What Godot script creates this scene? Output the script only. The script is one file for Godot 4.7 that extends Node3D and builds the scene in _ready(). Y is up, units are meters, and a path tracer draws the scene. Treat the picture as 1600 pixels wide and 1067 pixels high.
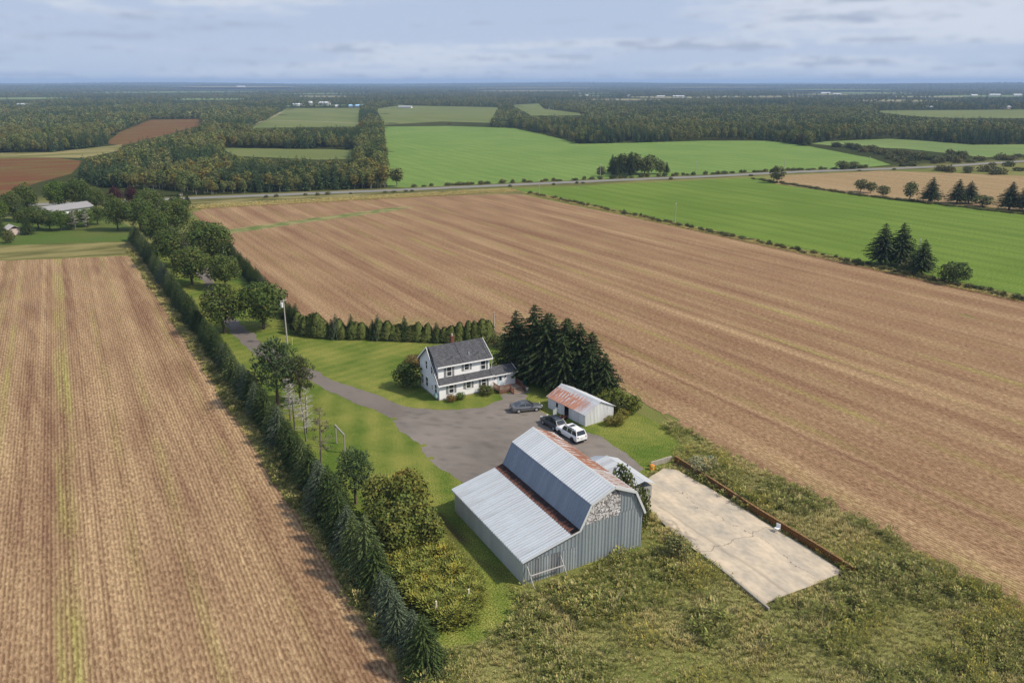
extends Node3D
# A farmstead between two ploughed fields, seen from the air. Axes follow the farm: -Z runs away along the field rows, +X to the right across them.

const HIGH := 47.0
var rng := RandomNumberGenerator.new()
var na := FastNoiseLite.new()
var nb := FastNoiseLite.new()
var used := {}
var mats := {}
var tree_kits := {}

# ---------------------------------------------------------------- mesh buffer
class Buf:
	var v := PackedVector3Array()
	var n := PackedVector3Array()
	var c := PackedColorArray()
	var uv := PackedVector2Array()
	var ix := PackedInt32Array()
	func tri(a: Vector3, b: Vector3, d: Vector3, col: Color, nn := Vector3.ZERO) -> void:
		var g := (d - a).cross(b - a)
		var m := g.normalized() if nn == Vector3.ZERO else nn
		var k := v.size()
		if nn != Vector3.ZERO and g.dot(nn) < 0.0:
			var t := b
			b = d
			d = t
		v.append_array(PackedVector3Array([a, b, d]))
		n.append_array(PackedVector3Array([m, m, m]))
		c.append_array(PackedColorArray([col, col, col]))
		uv.append_array(PackedVector2Array([Vector2(a.x, a.z), Vector2(b.x, b.z), Vector2(d.x, d.z)]))
		ix.append_array(PackedInt32Array([k, k + 1, k + 2]))
	func poly(p: Array, col: Color, out := Vector3.ZERO) -> void:
		var g: Vector3 = (p[2] - p[0]).cross(p[1] - p[0])
		if out != Vector3.ZERO and g.dot(out) < 0.0:
			p = p.duplicate()
			p.reverse()
		for i in range(1, p.size() - 1):
			tri(p[0], p[i], p[i + 1], col)
	func box(lo: Vector3, hi: Vector3, col := Color.WHITE, ax := Basis(), at := Vector3.ZERO) -> void:
		var q := []
		for i in 8:
			q.append(at + ax * Vector3(hi.x if i & 1 else lo.x, hi.y if i & 2 else lo.y, hi.z if i & 4 else lo.z))
		var mid: Vector3 = (q[0] + q[7]) / 2
		for f in [[0, 1, 3, 2], [4, 5, 7, 6], [0, 1, 5, 4], [2, 3, 7, 6], [0, 2, 6, 4], [1, 3, 7, 5]]:
			var a: Array = [q[f[0]], q[f[1]], q[f[2]], q[f[3]]]
			poly(a, col, (a[0] + a[2]) / 2 - mid)
	func bar(a: Vector3, b: Vector3, w: float, h: float, col := Color.WHITE) -> void:
		var d := b - a
		var y := Vector3.UP if absf(d.normalized().y) < 0.95 else Vector3.RIGHT
		var x := d.cross(y).normalized()
		var up := x.cross(d).normalized()
		box(Vector3(-w / 2, -h / 2, 0), Vector3(w / 2, h / 2, 1), col, Basis(x, up, d), a)
	func tube(a: Vector3, b: Vector3, r0: float, r1: float, col := Color.WHITE, sides := 6, cap := true) -> void:
		var d := (b - a).normalized()
		var x := d.cross(Vector3.UP if absf(d.y) < 0.9 else Vector3.RIGHT).normalized()
		var y := d.cross(x)
		for i in sides:
			var t0 := TAU * i / sides
			var t1 := TAU * (i + 1) / sides
			var e0 := x * cos(t0) + y * sin(t0)
			var e1 := x * cos(t1) + y * sin(t1)
			poly([a + e0 * r0, a + e1 * r0, b + e1 * r1, b + e0 * r1], col, e0 + e1)
			if cap and r1 > 0.02:
				tri(b, b + e0 * r1, b + e1 * r1, col, d)
	func mesh(mat: Material) -> ArrayMesh:
		var a := []
		a.resize(Mesh.ARRAY_MAX)
		a[Mesh.ARRAY_VERTEX] = v
		a[Mesh.ARRAY_NORMAL] = n
		a[Mesh.ARRAY_COLOR] = c
		a[Mesh.ARRAY_TEX_UV] = uv
		a[Mesh.ARRAY_INDEX] = ix
		var m := ArrayMesh.new()
		m.add_surface_from_arrays(Mesh.PRIMITIVE_TRIANGLES, a)
		m.surface_set_material(0, mat)
		return m

# ---------------------------------------------------------------- node helpers
func numbered(called: String) -> String:
	used[called] = used.get(called, -1) + 1
	return called if used[called] == 0 else "%s_%03d" % [called, used[called]]

func put(called: String, m: Mesh, parent: Node = null, mat: Material = null) -> MeshInstance3D:
	var o := MeshInstance3D.new()
	o.name = numbered(called) if parent == null else called
	o.mesh = m
	if mat:
		o.material_override = mat
	(self if parent == null else parent).add_child(o, true)
	return o

func part(called: String, b: Buf, mat: Material, parent: Node) -> MeshInstance3D:
	return put(called, b.mesh(mat), parent)

func tag(o: Node, label: String, category: String, group := "") -> void:
	o.set_meta("label", label)
	o.set_meta("category", category)
	if group:
		o.set_meta("group", group)

func thing(called: String, label: String, category: String, at: Vector3, turn := 0.0, group := "") -> Node3D:
	var o := Node3D.new()
	o.name = numbered(called)
	add_child(o)
	o.position = at
	o.rotation.y = turn
	tag(o, label, category, group)
	return o

func structure(o: Node) -> void:
	o.set_meta("kind", "structure")

func stuff(o: Node, label := "", category := "") -> void:
	o.set_meta("kind", "stuff")
	if label:
		o.set_meta("label", label)
		o.set_meta("category", category)

func V(x: float, y: float, z: float) -> Vector3:
	return Vector3(x, y, z)

func lin(r: float, g: float, b: float) -> Color:
	return Color(r, g, b)

func flat(name_: String, col: Color, rough := 0.85, spec := 0.3, metal := 0.0) -> StandardMaterial3D:
	if not mats.has(name_):
		var m := StandardMaterial3D.new()
		m.resource_name = name_
		m.albedo_color = col.linear_to_srgb()
		m.roughness = rough
		m.metallic_specular = spec
		m.metallic = metal
		mats[name_] = m
	return mats[name_]

func painted(name_: String, tex: Texture2D = null, rough := 0.9, spec := 0.2) -> StandardMaterial3D:
	if not mats.has(name_):
		var m := StandardMaterial3D.new()
		m.resource_name = name_
		m.vertex_color_use_as_albedo = true
		m.roughness = rough
		m.metallic_specular = spec
		m.albedo_texture = tex
		mats[name_] = m
	return mats[name_]

func leafy(name_: String, tint: Color) -> StandardMaterial3D:
	if not mats.has(name_):
		var m := painted(name_, null, 0.75, 0.25)
		m.albedo_color = tint.linear_to_srgb()
		m.backlight_enabled = true
		m.backlight = Color(0.5, 0.5, 0.4)
	return mats[name_]

func noise_tex(seed_: int, freq: float, lo: Color, hi: Color, size := 512, oct := 4, kind := FastNoiseLite.TYPE_SIMPLEX_SMOOTH) -> NoiseTexture2D:
	var f := FastNoiseLite.new()
	f.seed = seed_
	f.noise_type = kind
	f.frequency = freq
	f.fractal_octaves = oct
	var t := NoiseTexture2D.new()
	t.width = size
	t.height = size
	t.seamless = true
	t.noise = f
	var g := Gradient.new()
	g.set_color(0, lo)
	g.set_color(1, hi)
	g.set_offset(0, 0.15)
	g.set_offset(1, 0.85)
	t.color_ramp = g
	return t

func rand(a: float, b: float) -> float:
	return rng.randf_range(a, b)

# ---------------------------------------------------------------- camera, sky, sun
func camera_and_light() -> void:
	var cam := Camera3D.new()
	cam.name = "camera"
	cam.fov = 46.55
	cam.near = 0.5
	cam.far = 60000.0
	cam.position = V(0, HIGH, 0)
	cam.rotation = V(-deg_to_rad(18.07), -deg_to_rad(30.6), 0)
	add_child(cam)
	cam.current = true
	var sun := DirectionalLight3D.new()
	sun.name = "sun"
	sun.light_energy = 1.45
	sun.light_color = Color(1.0, 0.955, 0.88)
	sun.light_angular_distance = 3.5
	sun.shadow_enabled = true
	add_child(sun)
	sun.look_at_from_position(V(0.52, 0.74, 0.46) * 100.0, Vector3.ZERO)
	var e := Environment.new()
	e.background_mode = Environment.BG_SKY
	e.tonemap_mode = Environment.TONE_MAPPER_LINEAR
	e.tonemap_exposure = 1.15
	e.sdfgi_enabled = true
	e.ssao_enabled = true
	e.ssil_enabled = true
	e.fog_enabled = true
	e.fog_density = 0.00011
	e.fog_light_color = Color(0.65, 0.765, 0.92)
	var sky := Sky.new()
	var pm := PanoramaSkyMaterial.new()
	pm.panorama = sky_image()
	sky.sky_material = pm
	e.sky = sky
	var w := WorldEnvironment.new()
	w.name = "air"
	w.environment = e
	add_child(w)

func sky_image() -> ImageTexture:
	var wd := 2048
	var hg := 1024
	var f := FastNoiseLite.new()
	f.seed = 21
	f.frequency = 1.0
	f.fractal_octaves = 5
	f.fractal_gain = 0.52
	var f2 := FastNoiseLite.new()
	f2.seed = 5
	f2.frequency = 1.0
	f2.fractal_octaves = 3
	var data := PackedFloat32Array()
	data.resize(wd * hg * 3)
	var k := 0
	var low := [0.50, 0.585, 0.70]
	for y in hg:
		var el := (0.5 - (y + 0.5) / hg) * PI
		var s := sin(el)
		var co := cos(el)
		if s <= 0.0:
			for x in wd:
				data[k] = low[0] * 0.8
				data[k + 1] = low[1] * 0.8
				data[k + 2] = low[2] * 0.8
				k += 3
			continue
		var step := 1 if el < 0.5 else (2 if el < 1.1 else 8)
		var reach := 1.0 / (s + 0.035)
		var r := 0.0
		var g := 0.0
		var b := 0.0
		for x in wd:
			if x % step == 0:
				var az := TAU * x / wd
				var px := cos(az) * co * reach
				var pz := sin(az) * co * reach
				var c := f.get_noise_2d(px * 0.28, pz * 0.28) * 0.75 + f.get_noise_2d(px * 0.9 + 9.0, pz * 0.9) * 0.40 + f.get_noise_2d(px * 2.4, pz * 2.4 + 31.0) * 0.22
				var d := f2.get_noise_2d(px * 0.11 + 40.0, pz * 0.11)
				var cloud := smoothstep(-0.32, 0.30, c + d * 0.8)
				var heavy := smoothstep(0.0, 0.42, c - d * 0.25)
				var h := 1.0 - pow(1.0 - s, 9.0)
				# pale blue air between thin grey cloud sheets
				var ar := lerpf(0.46, 0.38, h)
				var ag := lerpf(0.535, 0.47, h)
				var ab := lerpf(0.665, 0.65, h)
				var cr := lerpf(0.60, 0.345, heavy)
				var cg := lerpf(0.645, 0.40, heavy)
				var cb := lerpf(0.725, 0.515, heavy)
				var mx := cloud * lerpf(0.72, 0.95, h)
				r = lerpf(ar, cr, mx)
				g = lerpf(ag, cg, mx)
				b = lerpf(ab, cb, mx)
			data[k] = r
			data[k + 1] = g
			data[k + 2] = b
			k += 3
	return ImageTexture.create_from_image(Image.create_from_data(wd, hg, false, Image.FORMAT_RGBF, data.to_byte_array()))

# ---------------------------------------------------------------- ground sheets
func pv(a: Array) -> PackedVector2Array:
	var p := PackedVector2Array()
	for q in a:
		p.append(Vector2(q[0], q[1]))
	return p

func rough_edge(p: PackedVector2Array, step: float, amp: float) -> PackedVector2Array:
	var out := PackedVector2Array()
	for i in p.size():
		var a := p[i]
		var b := p[(i + 1) % p.size()]
		var k := maxi(1, int(a.distance_to(b) / step))
		for j in k:
			var q := a.lerp(b, float(j) / k)
			out.append(q + Vector2(nb.get_noise_2d(q.x * 21, q.y * 21), nb.get_noise_2d(q.x * 21 + 300, q.y * 21)) * amp)
	return out

func sheet(called: String, p: PackedVector2Array, y: float, cx: float, cz: float, colf: Callable, mat: Material, tile: float) -> MeshInstance3D:
	var r := Rect2(p[0], Vector2.ZERO)
	for q in p:
		r = r.expand(q)
	var nx := int(ceil(r.size.x / cx))
	var nz := int(ceil(r.size.y / cz))
	var b := Buf.new()
	var ids := PackedInt32Array()
	ids.resize((nx + 1) * (nz + 1))
	ids.fill(-1)
	var ins := PackedByteArray()
	ins.resize((nx + 1) * (nz + 1))
	for j in nz + 1:
		for i in nx + 1:
			ins[j * (nx + 1) + i] = 1 if Geometry2D.is_point_in_polygon(r.position + Vector2(i * cx, j * cz), p) else 0
	var busy := {}
	for i in p.size():
		var a := p[i]
		var q := p[(i + 1) % p.size()]
		var k := int(a.distance_to(q) / minf(cx, cz) * 2.0) + 1
		for t in k + 1:
			var w := a.lerp(q, float(t) / k) - r.position
			busy[int(w.y / cz) * (nx + 1) + int(w.x / cx)] = true
	for j in nz:
		for i in nx:
			var at := j * (nx + 1) + i
			var four := [at, at + 1, at + nx + 2, at + nx + 1]
			if busy.has(at):
				var o := r.position + Vector2(i * cx, j * cz)
				var cell := PackedVector2Array([o, o + Vector2(cx, 0), o + Vector2(cx, cz), o + Vector2(0, cz)])
				for bit in Geometry2D.intersect_polygons(cell, p):
					var t := Geometry2D.triangulate_polygon(bit)
					var k0 := b.v.size()
					for q in bit:
						sheet_vertex(b, q, y, colf, tile)
					for m in range(0, t.size(), 3):
						var ab: Vector2 = bit[t[m + 1]] - bit[t[m]]
						var ac: Vector2 = bit[t[m + 2]] - bit[t[m]]
						var turn := ab.cross(ac) > 0
						b.ix.append_array(PackedInt32Array([k0 + t[m], k0 + t[m + (1 if turn else 2)], k0 + t[m + (2 if turn else 1)]]))
			elif ins[at]:
				for q in four:
					if ids[q] < 0:
						ids[q] = b.v.size()
						sheet_vertex(b, r.position + Vector2((q % (nx + 1)) * cx, (q / (nx + 1)) * cz), y, colf, tile)
				b.ix.append_array(PackedInt32Array([ids[four[0]], ids[four[1]], ids[four[2]], ids[four[0]], ids[four[2]], ids[four[3]]]))
	var o := put(called, b.mesh(mat))
	structure(o)
	return o

var row_shear := 0.0

func sheet_vertex(b: Buf, q: Vector2, y: float, colf: Callable, tile: float) -> void:
	b.v.append(V(q.x, y, q.y))
	b.n.append(Vector3.UP)
	b.c.append(colf.call(q.x, q.y))
	b.uv.append(Vector2(q.x + row_shear * q.y, q.y) / tile)

func ribbon(called: String, pts: Array, width: float, y: float, colf: Callable, mat: Material, tile := 6.0) -> MeshInstance3D:
	var cv := Curve2D.new()
	for i in pts.size():
		var t := Vector2.ZERO
		if i > 0 and i < pts.size() - 1:
			t = (Vector2(pts[i + 1][0], pts[i + 1][1]) - Vector2(pts[i - 1][0], pts[i - 1][1])) * 0.16
		cv.add_point(Vector2(pts[i][0], pts[i][1]), -t, t)
	var L := cv.get_baked_length()
	var k := int(L / 5.0) + 1
	var b := Buf.new()
	for i in k + 1:
		var s := L * i / k
		var a := cv.sample_baked(s)
		var d := (cv.sample_baked(minf(s + 1, L)) - cv.sample_baked(maxf(s - 1, 0))).normalized().orthogonal()
		for j in 5:
			var u := j / 4.0 - 0.5
			var q := a + d * u * width * (1.0 + nb.get_noise_1d(s * 3.0) * 0.12)
			b.v.append(V(q.x, y, q.y))
			b.n.append(Vector3.UP)
			b.c.append(colf.call(q.x, q.y, u))
			b.uv.append(q / tile)
	for i in k:
		for j in 4:
			var o := i * 5 + j
			b.ix.append_array(PackedInt32Array([o, o + 1, o + 6, o, o + 6, o + 5]))
	var m := put(called, b.mesh(mat))
	structure(m)
	return m

const LEFT_EDGE := 19.7
const ASPHALT := [[39.9, -330.0], [37.2, -260.0], [35.69, -220.3], [31.67, -183.15], [31.06, -163.06], [32.17, -147.68], [34.59, -130.84], [37.68, -119.63], [41.62, -109.86], [42.79, -105.22], [45.69, -101.4], [49.31, -99.26], [53.63, -98.38], [57.25, -99.54], [58.0, -101.06], [61.6, -100.9], [60.27, -96.17], [59.9, -92.24], [59.95, -90.21], [60.5, -87.83], [61.06, -83.94], [62.22, -81.08], [62.06, -77.49], [61.8, -74.35], [61.09, -70.42], [56.69, -67.38], [49.5, -66.0], [43.0, -66.0], [38.5, -72.5], [39.83, -77.35], [39.38, -79.2], [38.77, -82.14], [38.72, -87.04], [39.13, -92.77], [39.08, -98.58], [39.12, -103.64], [36.07, -111.89], [32.94, -125.21], [29.2, -140.36], [28.26, -157.07], [28.66, -172.76], [31.51, -204.43], [33.4, -260.0], [36.4, -330.0], [35.0, -362.0], [43.0, -362.0]]
const PAD := [[58.6, -67.39], [63.24, -68.82], [64.3, -67.67], [64.6, -62.2], [64.43, -55.89], [64.17, -49.01], [63.98, -43.79], [63.93, -42.18], [52.94, -42.57], [53.3, -46.88], [53.6, -51.69], [53.73, -54.74], [54.21, -58.07], [55.18, -62.89]]
const LAWN := [[22.6, -262.0], [22.6, -150.0], [23.2, -80.0], [23.6, -58.0], [23.9, -52.4], [27.2, -51.6], [30.6, -52.6], [33.0, -54.5], [35.0, -57.0], [49.0, -56.0], [50.5, -66.0], [57.0, -67.0], [61.6, -69.2], [65.6, -70.2], [70.3, -74.0], [72.0, -80.0], [71.8, -88.0], [72.6, -100.0], [70.5, -116.0], [68.0, -124.0], [60.0, -130.0], [50.0, -139.0], [42.0, -146.0], [39.0, -152.0], [41.0, -200.0], [43.0, -262.0]]
const FIELD_RIGHT := [[73.0, -20.0], [73.2, 40.0], [186.0, 40.0], [187.4, -91.0], [187.0, -165.7], [185.5, -226.0], [183.0, -303.0], [150.0, -318.0], [100.0, -329.0], [60.0, -337.0], [49.0, -322.0], [46.5, -258.0], [44.0, -200.0], [41.5, -156.0], [44.0, -150.5], [52.0, -143.5], [60.0, -135.5], [69.0, -128.0], [72.0, -118.0], [74.4, -104.0], [76.0, -94.0], [74.5, -80.0], [73.0, -66.0]]
const ROAD := [[-150.0, -404.0], [-27.05, -380.4], [31.61, -368.43], [61.08, -362.26], [136.06, -345.0], [197.34, -333.69], [265.93, -321.03], [302.33, -313.01], [360.39, -304.15], [418.16, -289.81], [464.0, -281.0], [520.0, -276.0], [640.0, -262.0]]
const GREEN_NEAR := [[189.5, -320.0], [250.0, -309.0], [290.0, -302.5], [326.0, -296.0], [309.0, -269.2], [308.0, -239.26], [309.0, -205.2], [317.0, -183.1], [322.0, -162.0], [326.0, -60.0], [330.0, 40.0], [193.0, 40.0], [193.0, -95.0], [192.0, -165.0], [190.5, -226.0]]
const GREEN_FAR := [[343.3, -864.9], [412.3, -840.0], [454.5, -768.5], [423.7, -656.5], [380.7, -537.4], [431.9, -523.7], [493.2, -513.8], [539.9, -486.1], [519.0, -424.8], [491.2, -373.3], [472.3, -336.1], [444.0, -302.9], [408.6, -299.6], [368.5, -311.1], [308.8, -319.8], [244.0, -332.0], [201.3, -340.3], [149.9, -349.6], [141.5, -355.3]]
const GREEN_THIRD := [[543.3, -443.9], [574.5, -455.8], [652.9, -449.0], [653.7, -415.3], [643.7, -370.3], [720.0, -335.0], [760.0, -250.0], [690.0, -260.0], [585.2, -300.5], [541.1, -302.3], [548.5, -322.2], [561.6, -373.8], [541.0, -411.8]]
const STUBBLE_RIGHT := [[311.0, -275.4], [340.0, -296.0], [408.9, -283.2], [427.2, -262.0], [470.0, -200.0], [470.0, -60.0], [332.0, -60.0], [328.0, -162.0], [318.0, -190.0], [312.8, -208.8], [310.0, -240.8]]
const DARK_FIELDS := [
	[[164.7, -787.4], [291.1, -1147.8], [438.3, -1595.8], [559.6, -1524.1], [350.2, -956.7], [316.8, -880.5], [214.8, -910.3]],
	[[122.1, -644.4], [205.9, -573.9], [180.8, -504.8], [158.0, -507.9], [118.5, -563.5]],
	[[572.2, -1470.8], [702.0, -1662.4], [812.0, -1422.8], [489.6, -881.8], [453.6, -942.1], [360.6, -904.0]],
	[[930.0, -1572.6], [1041.0, -1636.7], [844.7, -1309.8], [744.3, -1010.9], [648.0, -1039.6]],
	[[1276.0, -925.4], [1456.8, -860.3], [1700.0, -780.0], [1600.0, -560.0], [1386.7, -640.5], [1190.3, -620.6], [1105.8, -686.0], [1145.5, -775.9]]]
const RED_FIELDS := [
	[[53.3, -739.3], [77.5, -896.8], [143.6, -1188.9], [206.0, -1174.7], [170.9, -999.2], [108.3, -820.8], [61.6, -702.5]],
	[[-160.0, -690.0], [-18.1, -627.8], [14.3, -608.6], [27.3, -575.1], [16.4, -496.4], [0.8, -462.0], [-14.7, -414.1], [-140.0, -430.0]]]
const PALE_STRIP := [[-150.0, -740.0], [-18.9, -674.4], [12.3, -662.2], [63.0, -717.3], [54.4, -650.2], [28.8, -600.1], [14.0, -610.0], [-18.2, -629.5], [-150.0, -692.0]]
const FAR_LAWN := [[-90.0, -352.0], [-40.0, -344.0], [20.0, -340.0], [25.3, -297.3], [22.4, -270.0], [-12.6, -283.4], [-90.0, -300.0]]
# far clearings among the woods: centre, half sizes
const CLEARINGS := [[1870.0, -2120.0, 130.0, 190.0], [2160.0, -2090.0, 120.0, 170.0], [2330.0, -2050.0, 110.0, 120.0], [1400.0, -6500.0, 480.0, 700.0], [2900.0, -2330.0, 160.0, 160.0], [3080.0, -1740.0, 260.0, 150.0], [2700.0, -1750.0, 140.0, 120.0], [930.0, -2900.0, 100.0, 160.0], [1800.0, -2500.0, 110.0, 120.0], [550.0, -1740.0, 120.0, 55.0], [2250.0, -3060.0, 120.0, 150.0], [10.0, -2050.0, 50.0, 60.0], [3400.0, -2500.0, 300.0, 200.0], [480.0, -2600.0, 130.0, 150.0], [1150.0, -3600.0, 300.0, 160.0], [-20.0, -3000.0, 170.0, 200.0], [700.0, -4600.0, 500.0, 260.0], [2600.0, -4200.0, 420.0, 240.0], [4200.0, -3300.0, 360.0, 300.0], [3300.0, -5200.0, 600.0, 300.0], [1500.0, -1900.0, 130.0, 110.0], [2050.0, -1420.0, 140.0, 120.0], [4600.0, -4600.0, 600.0, 300.0]]

func hgt(x: float, z: float) -> float:
	var d := Vector2(x, z).length()
	if d < 4500.0:
		return 0.0
	return smoothstep(4500.0, 11000.0, d) * (26.0 + 42.0 * na.get_noise_2d(x * 0.011, z * 0.011))

func stripes(x: float, z: float, s: float) -> float:
	return na.get_noise_2d(x * 26.0 + s, z * 0.14) * 0.55 + na.get_noise_2d(x * 70.0 + s * 3.0, z * 0.4) * 0.5 + na.get_noise_2d(x * 9.0, z * 0.3 + s) * 0.35

func soil_color(x: float, z: float, s: float, greens: Array) -> Color:
	var k := clampf(0.52 + stripes(x, z, s) * 0.95 + nb.get_noise_2d(x * 8.0, z * 3.0) * 0.35, 0.0, 1.0)
	var c := lin(0.280, 0.176, 0.115).lerp(lin(0.520, 0.388, 0.238), k)
	for g in greens:
		var dx := absf(x - g[0] - g[3] * nb.get_noise_1d(z * 1.6 + g[0]))
		var m: float = clampf(1.0 - dx / g[1], 0.0, 1.0) * g[2] * clampf(0.55 + nb.get_noise_2d(x * 14.0, z * 3.5) * 1.6, 0.0, 1.0)
		c = c.lerp(lin(0.43, 0.42, 0.15), m)
	return c

func soil_texture() -> ImageTexture:
	# drilled rows 0.4 m apart: straw stubble on crumbled red soil, 16 m a side
	var s := 1024
	var f := FastNoiseLite.new()
	f.seed = 77
	f.frequency = 0.28
	f.fractal_octaves = 3
	var im := f.get_seamless_image(s, s / 6)
	im.resize(s, s, Image.INTERPOLATE_CUBIC)
	f.frequency = 0.03
	var im2 := f.get_seamless_image(s, s / 2)
	im2.resize(s, s, Image.INTERPOLATE_CUBIC)
	f.frequency = 0.21
	f.seed = 78
	f.fractal_octaves = 4
	var im3 := f.get_seamless_image(s, s / 2)
	im3.resize(s, s, Image.INTERPOLATE_CUBIC)
	var d3 := im3.get_data()
	var d1 := im.get_data()
	var d2 := im2.get_data()
	var out := PackedByteArray()
	out.resize(s * s * 3)
	var row := PackedFloat32Array()
	row.resize(s)
	var tone := []
	for x in 41:
		tone.append(rand(-0.35, 0.25))
	for x in s:
		row[x] = 0.5 + 0.5 * cos(TAU * x / 25.6) + tone[int(x / 25.6)] * (0.5 + 0.5 * cos(TAU * (x / 25.6 - 0.5)))
	for y in s:
		for x in s:
			var i := y * s + x
			var a := d1[i] / 255.0
			var w := row[(x + int((d2[i] - 128) * 0.06)) & 1023]
			var t := a * 0.50 + d3[i] / 255.0 * 0.48 + w * 0.20 - 0.09 + (d2[i] / 255.0 - 0.5) * 0.45
			t = clampf((t - 0.25) * 2.0, 0.0, 1.0)
			out[i * 3] = int(150 + 100 * t)
			out[i * 3 + 1] = int(136 + 112 * t)
			out[i * 3 + 2] = int(128 + 112 * t)
	var r := Image.create_from_data(s, s, false, Image.FORMAT_RGB8, out)
	r.generate_mipmaps()
	return ImageTexture.create_from_image(r)

func concrete_texture() -> ImageTexture:
	var s := 512
	var f := FastNoiseLite.new()
	f.seed = 3
	f.frequency = 0.012
	f.fractal_octaves = 6
	var a := f.get_image(s, s).get_data()
	f.seed = 8
	f.frequency = 0.05
	var c := f.get_image(s, s).get_data()
	var out := PackedByteArray()
	out.resize(s * s * 3)
	for i in s * s:
		var x := i % s
		var y := i / s
		var t := 0.82 + (a[i] / 255.0 - 0.5) * 0.17 + (c[i] / 255.0 - 0.5) * 0.10
		# dark oily stain, tyre streaks along the slab, joints and weeds-filled cracks
		var sx := (x - 175 + (c[i] - 128) * 0.25) / 42.0
		var sy := (y - 215) / 70.0
		t -= 0.30 * maxf(0.0, 1.0 - sx * sx - sy * sy) * (0.4 + 0.6 * c[i] / 255.0)
		for q in [150, 245]:
			var dx := absf(x - q - (a[i] - 128) * 0.08)
			if dx < 9.0 and y > 130:
				t -= 0.12 * (1.0 - dx / 9.0) * (0.3 + c[i] / 255.0)
		var crack: float = absf(x - 372 - (a[i] - 128) * 0.35 - y * 0.03)
		var w := 1.0
		if crack < 1.6 and c[i] > 118 and y > 90:
			w = 0.5
		if absf(y - 300 - (a[i] - 128) * 0.1) < 1.0 and x > 40:
			w = minf(w, 0.72)
		var warm := (a[i] / 255.0 - 0.5) * 0.07
		out[i * 3] = int(clampf((t + warm * 0.5) * w, 0, 1) * 255)
		out[i * 3 + 1] = int(clampf(t * 0.965 * w, 0, 1) * 252)
		out[i * 3 + 2] = int(clampf((t - warm * 0.6) * 0.90 * w, 0, 1) * 250)
	return ImageTexture.create_from_image(Image.create_from_data(s, s, false, Image.FORMAT_RGB8, out))

func forest_floor(x: float, z: float) -> bool:
	return z < road_z(x) - 4.0

func road_z(x: float) -> float:
	for i in ROAD.size() - 1:
		if x <= ROAD[i + 1][0]:
			return lerpf(ROAD[i][1], ROAD[i + 1][1], (x - ROAD[i][0]) / (ROAD[i + 1][0] - ROAD[i][0]))
	return -262.0

func rough_color(x: float, z: float) -> Color:
	var k := clampf(0.5 + nb.get_noise_2d(x * 6.0, z * 6.0) * 0.9 + na.get_noise_2d(x * 40.0, z * 40.0) * 0.4, 0, 1)
	return lin(0.16, 0.185, 0.05).lerp(lin(0.31, 0.28, 0.115), k)

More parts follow.
